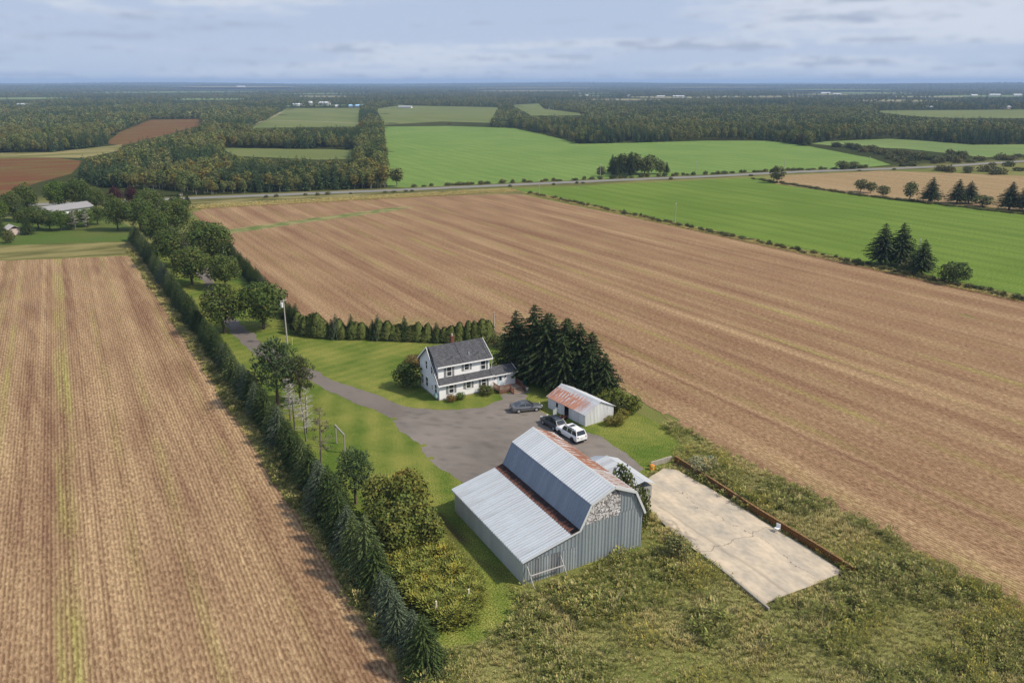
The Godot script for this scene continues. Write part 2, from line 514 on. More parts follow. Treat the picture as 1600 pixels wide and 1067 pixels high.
func grounds() -> void:
	var grass := noise_tex(4, 0.09, Color(0.62, 0.64, 0.58), Color(1, 1, 1), 512, 5)
	var rough := painted("rough_grass_ground", grass, 1.0, 0.1)
	# the land as one sheet to the horizon
	var b := Buf.new()
	var seg := 120
	var rr := [0.0, 8.0]
	while rr[-1] < 17000.0:
		rr.append(rr[-1] * 1.075 + 2.0)
	for r in rr:
		for s in seg:
			var x: float = r * cos(TAU * s / seg)
			var z: float = r * sin(TAU * s / seg)
			b.v.append(V(x, hgt(x, z), z))
			b.n.append(Vector3.UP)
			b.c.append(lin(0.05, 0.062, 0.022).lerp(lin(0.075, 0.08, 0.028), nb.get_noise_2d(x * 0.5, z * 0.5) + 0.5) if r > 330.0 and forest_floor(x, z) else rough_color(x, z))
			b.uv.append(Vector2(x, z) / 9.0)
	for i in rr.size() - 1:
		for s in seg:
			var p := i * seg + s
			var q := i * seg + (s + 1) % seg
			b.ix.append_array(PackedInt32Array([p, q + seg, q, p, p + seg, q + seg]))
	structure(put("ground", b.mesh(rough)))
	var soil := painted("stubble_soil", soil_texture(), 0.95, 0.15)
	soil.heightmap_enabled = true
	soil.heightmap_texture = soil.albedo_texture
	soil.heightmap_scale = 2.0
	var gl := [[-3.4, 0.75, 1.0, 0.5], [-4.6, 0.6, 0.7, 0.5], [-12.0, 0.7, 0.8, 0.5], [14.5, 0.9, 0.3, 1.0], [7.0, 0.9, 0.35, 1.0], [-24.0, 1.0, 0.6, 1.5], [2.2, 0.9, 0.3, 1.0], [-15.0, 0.9, 0.35, 1.0]]
	var left := rough_edge(pv([[-120, -265], [-12.2, -257.9], [10.0, -250.5], [LEFT_EDGE + 0.6, -247.0], [LEFT_EDGE + 0.3, -150.0], [LEFT_EDGE, -50.0], [LEFT_EDGE - 0.6, 30.0], [-120, 30]]), 1.5, 0.7)
	row_shear = 0.029
	sheet("ploughed_field", left, 0.05, 0.6, 3.0, func(x, z): return soil_color(x + 0.029 * (z + 64.0), z, 0.0, gl), soil, 16.0)
	row_shear = 0.0
	var gr := [[133.2, 1.1, 1.0, 0.7], [117.5, 1.0, 0.9, 0.7], [99.4, 1.1, 0.95, 0.7], [89.0, 1.1, 0.9, 0.7], [126.0, 0.9, 0.4, 0.7], [142.0, 0.9, 0.4, 0.7], [150.0, 1.0, 0.5, 0.9], [174.0, 1.0, 0.4, 0.9], [76.5, 1.6, 0.5, 1.2], [84.5, 0.8, 0.3, 1.6], [165.0, 1.2, 0.35, 1.0], [107.5, 0.8, 0.35, 1.0], [61.0, 1.0, 0.5, 1.5], [53.0, 1.2, 0.5, 1.5]]
	sheet("ploughed_field", rough_edge(pv(FIELD_RIGHT), 1.5, 0.7), 0.05, 1.0, 3.0, func(x, z): return right_soil(x, z, gr), soil, 16.0)
	# mown lawn
	var lawn_m := painted("lawn", noise_tex(9, 0.06, Color(0.48, 0.52, 0.36), Color(1, 1, 1), 512, 6), 0.95, 0.2)
	sheet("lawn", rough_edge(pv(LAWN), 1.5, 0.5), 0.06, 0.8, 0.8, lawn_color, lawn_m, 7.0)
	sheet("far_lawn", pv(FAR_LAWN), 0.06, 4.0, 4.0, func(x, z): return lin(0.125, 0.195, 0.045).lerp(lin(0.175, 0.20, 0.06), nb.get_noise_2d(x * 5, z * 5) + 0.5), lawn_m, 11.0)
	var meadow := painted("dry_grass", grass, 1.0, 0.1)
	sheet("dry_grass_strip", rough_edge(pv([[-90, -300], [-12.6, -283.0], [22.2, -270.0], [22.0, -249.0], [18.0, -249.5], [-12.0, -259.5], [-120.0, -266.0]]), 2.0, 1.2), 0.055, 2.0, 2.0, func(x, z): return lin(0.15, 0.145, 0.055).lerp(lin(0.33, 0.28, 0.13), clampf(nb.get_noise_2d(x * 3, z * 16) * 1.3 + 0.55, 0, 1)), meadow, 6.0)
	sheet("dry_grass_strip", rough_edge(pv([[46.0, -336.0], [100.0, -327.5], [150.0, -316.5], [186.0, -303.0], [191.0, -322.0], [136.0, -337.0], [61.0, -354.0], [46.0, -357.0]]), 2.0, 1.5), 0.055, 2.0, 2.0, func(x, z): return lin(0.13, 0.13, 0.05).lerp(lin(0.36, 0.30, 0.15), clampf(nb.get_noise_2d(x * 3, z * 10) * 1.3 + 0.5, 0, 1)), meadow, 6.0)
	# grassed waterway across the head of the right field
	sheet("grass_waterway", rough_edge(pv([[46.5, -275.5], [47.0, -267.0], [81.0, -277.5], [114.0, -286.0], [128.0, -293.0], [118.4, -294.5], [81.1, -284.5]]), 1.5, 0.9), 0.056, 1.5, 1.5, func(x, z): return lin(0.17, 0.21, 0.075).lerp(lin(0.38, 0.33, 0.17), clampf(nb.get_noise_2d(x * 14, z * 14) * 1.7 + 0.45, 0, 1)), meadow, 6.0)
	var asph := painted("asphalt", noise_tex(14, 0.22, Color(0.56, 0.55, 0.54), Color(1, 1, 1), 512, 5), 0.92, 0.3)
	sheet("driveway", rough_edge(pv(ASPHALT), 0.7, 0.75), 0.07, 0.8, 0.8, asphalt_color, asph, 3.1)
	var pad_m := painted("concrete", concrete_texture(), 0.9, 0.3)
	var pad := sheet("concrete_pad", rough_edge(pv(PAD), 1.0, 0.18), 0.16, 2.0, 2.0, func(x, z): return lin(0.65, 0.615, 0.565), pad_m, 29.0)
	pad_m.uv1_offset = V(-0.82, 0.38, 0)
	pad_m.uv1_scale = V(1.7, 1.0, 1)
	pad.set_meta("label", "stained pale concrete slab behind the barn")
	# road
	var road_m := painted("road_surface", noise_tex(16, 0.12, Color(0.78, 0.78, 0.78), Color(1, 1, 1)), 0.9, 0.3)
	ribbon("road_verge", ROAD, 15.0, 0.064, func(x, z, u): return lin(0.11, 0.115, 0.04).lerp(lin(0.26, 0.23, 0.11), clampf(nb.get_noise_2d(x * 7, z * 7) + 0.5, 0, 1)), meadow)
	ribbon("road", ROAD, 6.6, 0.09, func(x, z, u): return lin(0.27, 0.255, 0.23) if absf(u) > 0.4 else lin(0.235, 0.23, 0.225), road_m)
	# crops beyond
	var crop := painted("crop", noise_tex(19, 0.05, Color(0.74, 0.76, 0.66), Color(1, 1, 1), 512, 5), 0.95, 0.2)
	sheet("green_field", rough_edge(pv(GREEN_NEAR), 3.0, 1.0), 0.05, 2.0, 6.0, func(x, z): return crop_color(x, z, lin(0.122, 0.190, 0.030), lin(0.158, 0.230, 0.043), 0.0), crop, 18.0)
	sheet("green_field", rough_edge(pv(GREEN_FAR), 5.0, 1.5), 0.05, 2.4, 12.0, func(x, z): return crop_color(x, z, lin(0.150, 0.238, 0.060), lin(0.190, 0.278, 0.075), 0.5), crop, 22.0)
	sheet("green_field", rough_edge(pv(GREEN_THIRD), 5.0, 1.5), 0.05, 5.0, 8.0, func(x, z): return crop_color(x, z, lin(0.155, 0.222, 0.075), lin(0.195, 0.258, 0.09), 0.0), crop, 26.0)
	sheet("stubble_field", rough_edge(pv(STUBBLE_RIGHT), 4.0, 1.2), 0.05, 2.5, 8.0, func(x, z): return lin(0.36, 0.275, 0.15).lerp(lin(0.47, 0.37, 0.215), clampf(0.5 + stripes(x, z, 9.0), 0, 1)), soil, 16.0)
	for p in DARK_FIELDS:
		sheet("crop_field", pv(p), 0.06, 14.0, 20.0, func(x, z): return lin(0.135, 0.165, 0.055).lerp(lin(0.18, 0.20, 0.075), clampf(0.5 + nb.get_noise_2d(x * 1.5, z * 0.6), 0, 1)), crop, 30.0)
	for p in RED_FIELDS:
		sheet("blueberry_field", pv(p), 0.06, 4.0, 6.0, func(x, z): return lin(0.20, 0.085, 0.045).lerp(lin(0.19, 0.145, 0.055), clampf(0.4 + nb.get_noise_2d(x * 1.2, z * 7) * 1.4, 0, 1)), meadow, 12.0)
	sheet("pale_grass_strip", pv(PALE_STRIP), 0.07, 5.0, 5.0, func(x, z): return lin(0.17, 0.17, 0.06).lerp(lin(0.38, 0.32, 0.16), clampf(0.5 + nb.get_noise_2d(x * 2, z * 5), 0, 1)), meadow, 12.0)
	ribbon("farm_track", [[199.9, -904.5], [235.5, -1002.6], [296.5, -1168.9], [372.7, -1390.3]], 6.0, 0.1, func(x, z, u): return lin(0.36, 0.33, 0.20), meadow)
	ribbon("farm_track", [[275.9, -1088.8], [321.0, -1020.4], [346.8, -947.6]], 6.0, 0.1, func(x, z, u): return lin(0.40, 0.37, 0.28), meadow)
	for q in CLEARINGS:
		var p := PackedVector2Array()
		for i in 14:
			var k := 1.0 + 0.25 * nb.get_noise_2d(i * 40.0, q[0])
			p.append(Vector2(q[0] + cos(TAU * i / 14) * q[2] * k, q[1] + sin(TAU * i / 14) * q[3] * k))
		var cc := lin(0.17, 0.22, 0.08) if rng.randf() < 0.7 else lin(0.28, 0.25, 0.14)
		sheet("far_clearing", p, 0.3 + hgt(q[0], q[1]) + (6.0 if hgt(q[0], q[1]) > 1.0 else 0.0), 60.0, 60.0, func(_x, _z): return cc, crop, 60.0)

func right_soil(x: float, z: float, gr: Array) -> Color:
	var c := soil_color(x, z, 50.0, gr)
	# passes of the seed drill
	var band := sin(x * TAU / 9.8 + nb.get_noise_2d(x, z * 0.6) * 3.0) * 0.5 + 0.5
	c = c.lerp(lin(0.28, 0.165, 0.102), 0.10 + band * 0.30)
	# unworked grassy headland behind the cedar hedge
	var k := clampf(1.0 - Vector2((x - 56.0) / 15.0, (z + 145.0) / 8.0).length() + nb.get_noise_2d(x * 10, z * 10) * 0.8, 0, 1)
	c = c.lerp(lin(0.33, 0.29, 0.13), k)
	return c

func lawn_color(x: float, z: float) -> Color:
	var band := sin((x * 0.93 + z * 0.36) * TAU / 3.6) * 0.5 + 0.5
	if x > 60.0 and z > -92.0:
		band = sin(Vector2(x - 66.0, z + 79.0).length() * TAU / 1.9) * 0.3 + 0.6
	if z < -118.0 or (x > 40.0 and z < -106.0):
		band = sin((z + x * 0.25) * TAU / 2.6) * 0.5 + 0.5
	var k := clampf(0.22 + band * 0.44 + nb.get_noise_2d(x * 9.0, z * 9.0) * 0.8 + na.get_noise_2d(x * 60.0, z * 60.0) * 0.35, 0.0, 1.0)
	var c := lin(0.140, 0.210, 0.038).lerp(lin(0.355, 0.345, 0.10), k)
	# bare brown earth along the foot of the lean-to
	var d := 34.6 - x
	if d > -1.0 and d < 3.2 and z > -74.0 and z < -56.0:
		c = c.lerp(lin(0.13, 0.085, 0.05), clampf(nb.get_noise_2d(x * 16, z * 9) * 1.5 + 0.55 - absf(d - 1.0) * 0.25, 0, 0.9))
	return c

func asphalt_color(x: float, z: float) -> Color:
	var k := clampf(0.5 + nb.get_noise_2d(x * 5.0, z * 5.0) * 0.8 + na.get_noise_2d(x * 55.0, z * 55.0) * 0.45, 0, 1)
	var c := lin(0.215, 0.192, 0.172).lerp(lin(0.33, 0.292, 0.262), k)
	if na.get_noise_2d(x * 24.0 + 500.0, z * 24.0) > 0.40:
		c = c.lerp(lin(0.11, 0.10, 0.092), 0.4)
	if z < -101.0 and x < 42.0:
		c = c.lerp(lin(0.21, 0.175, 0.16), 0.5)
	return c

func crop_color(x: float, z: float, a: Color, b: Color, slant: float) -> Color:
	var u := x + z * slant * 0.25
	var k := clampf(0.5 + na.get_noise_2d(u * 22.0, z * 0.8) * 1.1 + nb.get_noise_2d(x * 1.6, z * 1.6) * 1.0 + nb.get_noise_2d(x * 9.0, z * 4.0) * 0.5, 0, 1)
	var c := a.lerp(b, k)
	# a wheel track every few metres
	if fposmod(u, 9.6) < 2.4:
		c = c.lerp(a * 0.82, 0.5)
	return c

# ---------------------------------------------------------------- trees
func jig(c: Color, k: float) -> Color:
	var t := 1.0 + rand(-k, k)
	return Color(c.r * t * rand(0.92, 1.08), c.g * t, c.b * t * rand(0.9, 1.1))

func shade_of(c: Color, k: float) -> Color:
	var t := 1.0 + rand(-k, k)
	return Color(c.r * t, c.g * t, c.b * t)

func leaf(b: Buf, p: Vector3, along: Vector3, side: Vector3, len_: float, wid: float, col: Color, n := Vector3.ZERO) -> void:
	var a := p + along * len_ * 0.45 + side * wid * 0.5
	var c := p + along * len_ * 0.45 - side * wid * 0.5
	var t := p + along * len_
	b.tri(p, a, t, col, n)
	b.tri(p, t, c, col, n)

func spruce_crown(h: float, r: float, step: float, cards: float, col: Color, bare := 0.05, ragged := 0.12, fine := 0.30, slim := 0.42) -> Buf:
	var b := Buf.new()
	var y := h * bare
	while y < h * 0.985:
		var t := (y - h * bare) / (h * (1.0 - bare))
		var R := r * pow(1.0 - t, 0.8) * (0.75 + 0.25 * minf(1.0, t * 7.0)) + 0.1
		var k := int(3 + cards * R / r)
		var ph := rand(0, TAU)
		for i in k:
			var az := ph + TAU * (i + rand(-0.35, 0.35)) / k
			var L := R * (1.0 + rand(-ragged, ragged) * 1.6)
			var dir := V(cos(az), 0, sin(az))
			var side := V(-sin(az), 0, cos(az))
			var cards_n := maxi(1, int(ceil(L / fine)))
			var yy := y + rand(-0.1, 0.1)
			for j in cards_n:
				var s0 := L * (j + 0.15) / cards_n
				var ln := maxf(L / cards_n * 1.7, 0.34)
				var droop := -0.30 - 0.12 * j + (0.25 if j == cards_n - 1 else 0.0)
				var p := V(0, yy + 0.12 * L - s0 * 0.28, 0) + dir * s0
				var al := (dir + V(0, droop, 0)).normalized()
				leaf(b, p, al, (side + V(0, rand(-0.5, 0.5), 0)).normalized(), ln, ln * rand(0.8, 1.2) * slim, jig(col, 0.3))
				for q in [-1.0, 1.0]:
					leaf(b, p, (al + side * q * rand(0.6, 1.1) + V(0, rand(-0.35, 0.15), 0)).normalized(), (side * q * 0.2 + V(0, 1, 0) + dir * 0.6).normalized(), ln * rand(0.7, 1.1), ln * slim * 0.62, jig(col, 0.3))
		y += step * rand(0.8, 1.2)
	for i in 5:
		leaf(b, V(0, h * 0.93, 0), V(rand(-0.2, 0.2), 1, rand(-0.2, 0.2)).normalized(), V(cos(i * 1.3), 0, sin(i * 1.3)), h * 0.085, 0.16, jig(col, 0.2))
	return b

func broad_crown(h: float, r: float, base: float, lobes: int, leaves: int, size: float, col: Color, col2: Color, mixk := 0.25) -> Buf:
	var b := Buf.new()
	var cy := (h + base) / 2
	var ry := (h - base) / 2
	var cs := []
	for i in lobes:
		var u := 1.0 - 2.0 * (i + 0.5) / lobes
		var az := i * 2.399963 + rand(-0.4, 0.4)
		var ring := sqrt(1.0 - u * u)
		var k := rand(0.50, 0.72)
		cs.append([V(cos(az) * ring * r * k, cy + u * ry * k, sin(az) * ring * r * k), rand(0.34, 0.5) * minf(r, ry * 1.25), col.lerp(col2, rng.randf() * mixk)])
	for i in leaves:
		var q: Array = cs[i % cs.size()]
		var d := V(rng.randfn(), rng.randfn(), rng.randfn()).normalized()
		if d.y < -0.5 and rng.randf() < 0.5:
			d.y = -d.y
		var p: Vector3 = q[0] + d * q[1] * (1.0 - 0.45 * rng.randf() * rng.randf())
		var n := (d + V(rng.randfn(), rng.randfn(), rng.randfn()) * 0.45).normalized()
		var al := n.cross(V(rng.randfn(), rng.randfn(), rng.randfn())).normalized()
		leaf(b, p, al, n.cross(al), size * rand(0.7, 1.3), size * rand(0.6, 1.0), jig(q[2] if rng.randf() > 0.04 else col2, 0.25), n)
	return b

func limbs(h: float, r: float, base: float, k: int, rad: float, col: Color) -> Buf:
	var b := Buf.new()
	var top := V(rand(-0.1, 0.1), base + (h - base) * 0.35, rand(-0.1, 0.1))
	b.tube(V(0, -0.1, 0), V(0, base * 0.5, 0), rad * 1.25, rad, col, 7, false)
	b.tube(V(0, base * 0.5, 0), top, rad, rad * 0.6, col, 7, false)
	for i in k:
		var az := i * 2.4
		var s := V(0, base, 0).lerp(top, rand(0.0, 1.0))
		var e := V(cos(az) * r * 0.62, rand(base + (h - base) * 0.35, base + (h - base) * 0.8), sin(az) * r * 0.62)
		var m := s.lerp(e, 0.5) + V(0, (h - base) * 0.06, 0)
		b.tube(s, m, rad * 0.45, rad * 0.28, col, 5, false)
		b.tube(m, e, rad * 0.28, rad * 0.08, col, 4, false)
	return b

func bare_tree(h: float, r: float, col: Color, needles := 0) -> Array:
	var t := Buf.new()
	var c := Buf.new()
	var lean := V(rand(-0.4, 0.4), h, rand(-0.4, 0.4))
	t.tube(V(0, -0.1, 0), lean * 0.6, 0.13, 0.085, lin(0.16, 0.14, 0.12), 6, false)
	t.tube(lean * 0.6, lean, 0.085, 0.02, lin(0.16, 0.14, 0.12), 5, false)
	for i in 46:
		var f := rand(0.28, 0.98)
		var az := i * 2.4 + rand(-0.4, 0.4)
		var s := lean * f
		var L := r * (1.15 - f * 0.85) * rand(0.6, 1.1)
		var e := s + V(cos(az) * L, L * rand(-0.05, 0.4), sin(az) * L)
		c.tube(s, e, 0.034, 0.014, jig(col, 0.15), 3, false)
		for j in 7:
			var q := s.lerp(e, rand(0.3, 1.0))
			c.tube(q, q + V(rand(-0.5, 0.5), rand(-0.15, 0.4), rand(-0.5, 0.5)) * L * 0.6, 0.02, 0.009, jig(col, 0.15), 3, false)
		if needles > 0 and i % 2 == 0:
			for j in needles:
				var q := s.lerp(e, rand(0.5, 1.05)) + V(rand(-1, 1), rand(-1, 1), rand(-1, 1)) * 0.2
				var d := V(rng.randfn(), rng.randfn() + 0.5, rng.randfn()).normalized()
				leaf(c, q, d, d.cross(Vector3.UP).normalized(), 0.28, 0.12, jig(lin(0.09, 0.085, 0.035), 0.3))
	return [t, c]

func pine_crown(h: float, r: float, base: float, puffs: int, col: Color, per := 80) -> Buf:
	var b := Buf.new()
	for i in puffs:
		var f := (i + 0.5) / puffs
		var y := lerpf(base, h, f)
		var R := r * sqrt(maxf(0.0, 1.0 - pow((f - 0.3) / 0.72, 2))) * rand(0.4, 1.0)
		var az := i * 2.4 + rand(-0.3, 0.3)
		var ctr := V(cos(az) * R, y, sin(az) * R)
		var s := r * rand(0.28, 0.4)
		for j in per:
			var d := V(rng.randfn(), rng.randfn() * 0.7 + 0.15, rng.randfn()).normalized()
			var p := ctr + d * V(s, s * 0.6, s) * pow(rng.randf(), 0.4)
			leaf(b, p, (d + V(0, 0.5, 0)).normalized(), d.cross(V(rng.randfn(), rng.randfn(), rng.randfn())).normalized(), rand(0.3, 0.55), rand(0.14, 0.26), jig(col, 0.3))
	return b

func cedar_crown(h: float, r: float, k: int, col: Color) -> Buf:
	var b := Buf.new()
	for i in k:
		var f := pow(rng.randf(), 0.85)
		var R := r * (0.75 + 0.25 * minf(1, f * 6)) * (1.0 - pow(f, 2.4) * 0.88) * rand(0.72, 1.05)
		var az := rand(0, TAU)
		var d := V(cos(az), 0, sin(az))
		var p := d * R + V(0, f * h * 0.95, 0)
		leaf(b, p, (d * 0.45 + V(rand(-0.3, 0.3), 1, rand(-0.3, 0.3))).normalized(), V(-sin(az), 0, cos(az)).rotated(d, rand(-0.6, 0.6)), rand(0.35, 0.6), rand(0.2, 0.34), jig(col, 0.3), (d + V(rand(-0.4, 0.4), rand(0.1, 0.7), rand(-0.4, 0.4))).normalized())
	return b

func kit(key: String, trunk: Buf, crown: Buf, bark: Material, leaves: Material) -> void:
	if not tree_kits.has(key):
		tree_kits[key] = []
	tree_kits[key].append([trunk.mesh(bark) if trunk else null, crown.mesh(leaves)])

func plant(called: String, key: String, at: Vector2, sx: float, sy: float, label: String, category: String, group := "", mat: Material = null, which := -1, crown_name := "crown") -> Node3D:
	var o := thing(called, label, category, V(at.x, 0.0, at.y), rand(0, TAU), group)
	var ks: Array = tree_kits[key]
	var kk: Array = ks[rng.randi() % ks.size()] if which < 0 else ks[which]
	o.scale = V(sx, sy, sx)
	if kk[0]:
		put("trunk", kk[0], o)
	put(crown_name, kk[1], o, mat)
	return o

func build_kits() -> void:
	var bark := painted("bark", null, 0.95, 0.1)
	var g1 := leafy("foliage", Color(1, 1, 1))
	var brown := lin(0.11, 0.085, 0.065)
	for i in 5:
		var t := Buf.new()
		t.tube(V(0, -0.1, 0), V(0, 9.4, 0), 0.17, 0.03, brown, 6, false)
		kit("spruce", t, spruce_crown(10.0, 2.7, 0.34, 12.0, lin(0.052, 0.076, 0.024), 0.03, 0.14), bark, g1)
		kit("blue_spruce", t, spruce_crown(10.0, 2.8, 0.34, 12.0, lin(0.090, 0.116, 0.070), 0.03, 0.14), bark, g1)
		kit("yellow_spruce", t, spruce_crown(10.0, 2.7, 0.34, 12.0, lin(0.100, 0.130, 0.048), 0.03, 0.14), bark, g1)
	for i in 4:
		var t := Buf.new()
		t.tube(V(0, -0.1, 0), V(0, 11.6, 0), 0.22, 0.03, brown, 6, false)
		kit("old_spruce", t, spruce_crown(12.0, 2.9, 0.36, 14.0, lin(0.042, 0.060, 0.022), 0.14, 0.34, 0.34, 0.55), bark, g1)
	for i in 5:
		kit("maple", limbs(10.0, 3.9, 2.2, 7, 0.24, brown), broad_crown(10.0, 4.1, 1.3, 26, 4800, 0.40, lin(0.062, 0.098, 0.024), lin(0.15, 0.135, 0.035), 0.3), bark, g1)
	for i in 2:
		kit("purple_maple", limbs(10.0, 3.6, 2.2, 6, 0.22, brown), broad_crown(10.0, 4.0, 1.8, 18, 2000, 0.5, lin(0.045, 0.016, 0.020), lin(0.07, 0.02, 0.025), 0.3), bark, g1)
	for i in 3:
		kit("pine", limbs(9.0, 2.2, 3.6, 6, 0.2, lin(0.15, 0.11, 0.085)), pine_crown(9.0, 2.7, 3.0, 40, lin(0.068, 0.10, 0.04), 75), bark, g1)
	for i in 3:
		var d := bare_tree(8.0, 1.9, lin(0.36, 0.335, 0.31))
		kit("bare_tree", d[0], d[1], bark, bark)
		d = bare_tree(8.0, 2.2, lin(0.20, 0.17, 0.14), 14)
		kit("sparse_pine", d[0], d[1], bark, g1)
	for i in 4:
		kit("cedar", null, cedar_crown(4.0, 1.05, 900, lin(0.100, 0.122, 0.034)), bark, g1)
	for i in 4:
		kit("bush", limbs(2.4, 1.4, 0.4, 5, 0.06, brown), broad_crown(2.6, 1.6, 0.0, 14, 1300, 0.24, lin(0.080, 0.105, 0.032), lin(0.16, 0.14, 0.04), 0.4), bark, g1)
	for i in 4:
		kit("thicket", limbs(6.0, 2.0, 0.8, 6, 0.1, brown), broad_crown(6.2, 2.4, -0.4, 26, 2600, 0.34, lin(0.095, 0.128, 0.030), lin(0.21, 0.18, 0.045), 0.45), bark, g1)
	for i in 3:
		kit("brush", limbs(2.4, 1.4, 0.3, 5, 0.05, brown), broad_crown(2.3, 2.0, -0.5, 16, 420, 0.42, lin(0.085, 0.098, 0.038), lin(0.14, 0.12, 0.05), 0.5), bark, g1)
	# woodland trees: coarser, seen from several hundred metres
	for i in 6:
		kit("wood_broad", limbs(11.0, 3.0, 3.4, 4, 0.16, lin(0.22, 0.2, 0.17)), broad_crown(11.5, rand(2.2, 3.1), 1.6, 18, 760, 0.75, lin(0.128, 0.152, 0.052), lin(0.19, 0.165, 0.065), 0.4), bark, g1)
		var t := Buf.new()
		t.tube(V(0, -0.1, 0), V(0, 11.0, 0), 0.16, 0.03, brown, 5, false)
		kit("wood_conifer", t, spruce_crown(11.5, 2.4, 0.85, 5.0, lin(0.066, 0.102, 0.045), 0.06, 0.25, 0.8, 0.7), bark, g1)
	for i in 3:
		kit("low_tree", limbs(11.0, 3.6, 2.0, 4, 0.2, brown), broad_crown(11.0, 4.3, 0.2, 16, 1000, 0.8, lin(0.095, 0.118, 0.040), lin(0.15, 0.13, 0.05), 0.4), bark, g1)
	for i in 5:
		kit("far_broad", null, broad_crown(11.0, 3.6, 0.5, 9, 130, 1.7, lin(0.130, 0.156, 0.060), lin(0.18, 0.165, 0.07), 0.4), bark, g1)
		kit("far_conifer", null, spruce_crown(12.0, 2.7, 1.7, 3.0, lin(0.066, 0.102, 0.05), 0.0, 0.2, 1.2, 0.75), bark, g1)

# ---------------------------------------------------------------- planting
func hedges() -> void:
	# spruce hedge along the left field
	var z := -50.6
	var i := 0
	while z > -272.0:
		var x := lerpf(21.2, 22.6, clampf((-z - 51.0) / 30.0, 0, 1)) + lerpf(0.0, 0.9, (-z - 51.0) / 220.0) + rand(-0.3, 0.3)
		var h := 5.0 + rand(-0.7, 0.9) + smoothstep(-150.0, -70.0, z) * 0.9
		if z > -62.0:
			h = [5.6, 4.6, 4.9, 5.0, 4.2][i % 5] + rand(0, 0.4)
		var key := "spruce"
		var r := rng.randf()
		if z > -64.0:
			key = "spruce" if i == 0 or i == 5 else "blue_spruce"
		elif r < 0.16:
			key = "blue_spruce"
		elif r < 0.34 or (i > 5 and i < 8):
			key = "yellow_spruce"
		if i == 6:
			key = "yellow_spruce"
			h = 7.6
		var lab: String = {"spruce": "dark green spruce in the dense hedge along the bare left field", "blue_spruce": "blue-grey spruce in the hedge along the ploughed field", "yellow_spruce": "yellowish green spruce in the hedge along the ploughed field"}[key]
		if i == 0:
			lab = "broad dark spruce ending the hedge by the weeds"
		if i == 6:
			lab = "tall yellow-green spruce in the hedge beside the bramble patch"
		plant("hedge_spruce", key, Vector2(x, z), h / 10.0 * ((rand(1.2, 1.5) if z < -105.0 else rand(1.2, 1.45)) if i != 6 else 1.15), h / 10.0, lab, "spruce", "spruces of the long hedge by the ploughed field")
		z -= rand(2.2, 2.7) if z > -105.0 else rand(1.75, 2.3)
		i += 1
	# second hedge beyond the lane
	z = -152.0
	while z > -266.0:
		var h := rand(3.9, 5.2)
		plant("hedge_spruce", "spruce" if rng.randf() < 0.8 else "blue_spruce", Vector2(lerpf(40.2, 45.0, (-z - 152.0) / 114.0) + rand(-0.3, 0.3), z), h / 9.0, h / 10.0, "dark spruce in the hedge between tree-lined lane and brown field", "spruce", "spruces of the hedge beyond the lane")
		z -= rand(1.7, 2.2)
	# mixed cedar hedge closing the lawn behind the house
	var pts := [Vector2(39.6, -149.5), Vector2(43.0, -144.6), Vector2(51.0, -139.0), Vector2(60.0, -131.8), Vector2(69.0, -125.5)]
	var cv := Curve2D.new()
	for p in pts:
		cv.add_point(p)
	var s := 0.0
	var n := 0
	while s < cv.get_baked_length():
		var p := cv.sample_baked(s)
		if n in [8, 9, 12, 17, 18, 24, 31, 38]:
			plant("hedge_spruce", "spruce" if n % 9 else "blue_spruce", p + Vector2(0.3, 0.6), 0.56, 0.40 if n % 3 else 0.50, "small pointed spruce standing in the cedar hedge behind the lawn", "spruce", "spruces in the cedar hedge")
		else:
			plant("cedar", "cedar", p + Vector2(rand(-0.2, 0.2), rand(-0.2, 0.2)), rand(1.05, 1.45), rand(0.62, 0.98) + (0.2 if s > 34.0 or s < 6.0 else 0.0), "yellow-green cedar in the clipped hedge behind the house", "cedar", "cedars of the hedge behind the house")
		s += rand(0.7, 1.05)
		n += 1
	# low hedge running on along the field past the shed
	var low := [[71.5, -122.0], [72.2, -117.5], [72.9, -113.0], [73.6, -108.0], [72.5, -92.6], [72.3, -90.4], [72.0, -88.2], [71.8, -86.4]]
	for q in low:
		plant("hedge_bush", "bush", Vector2(q[0] - 1.4, q[1]), rand(1.1, 1.4), rand(0.8, 1.05), "dense green bush in the hedgerow beside the big brown field", "bush", "bushes between lawn and brown field")

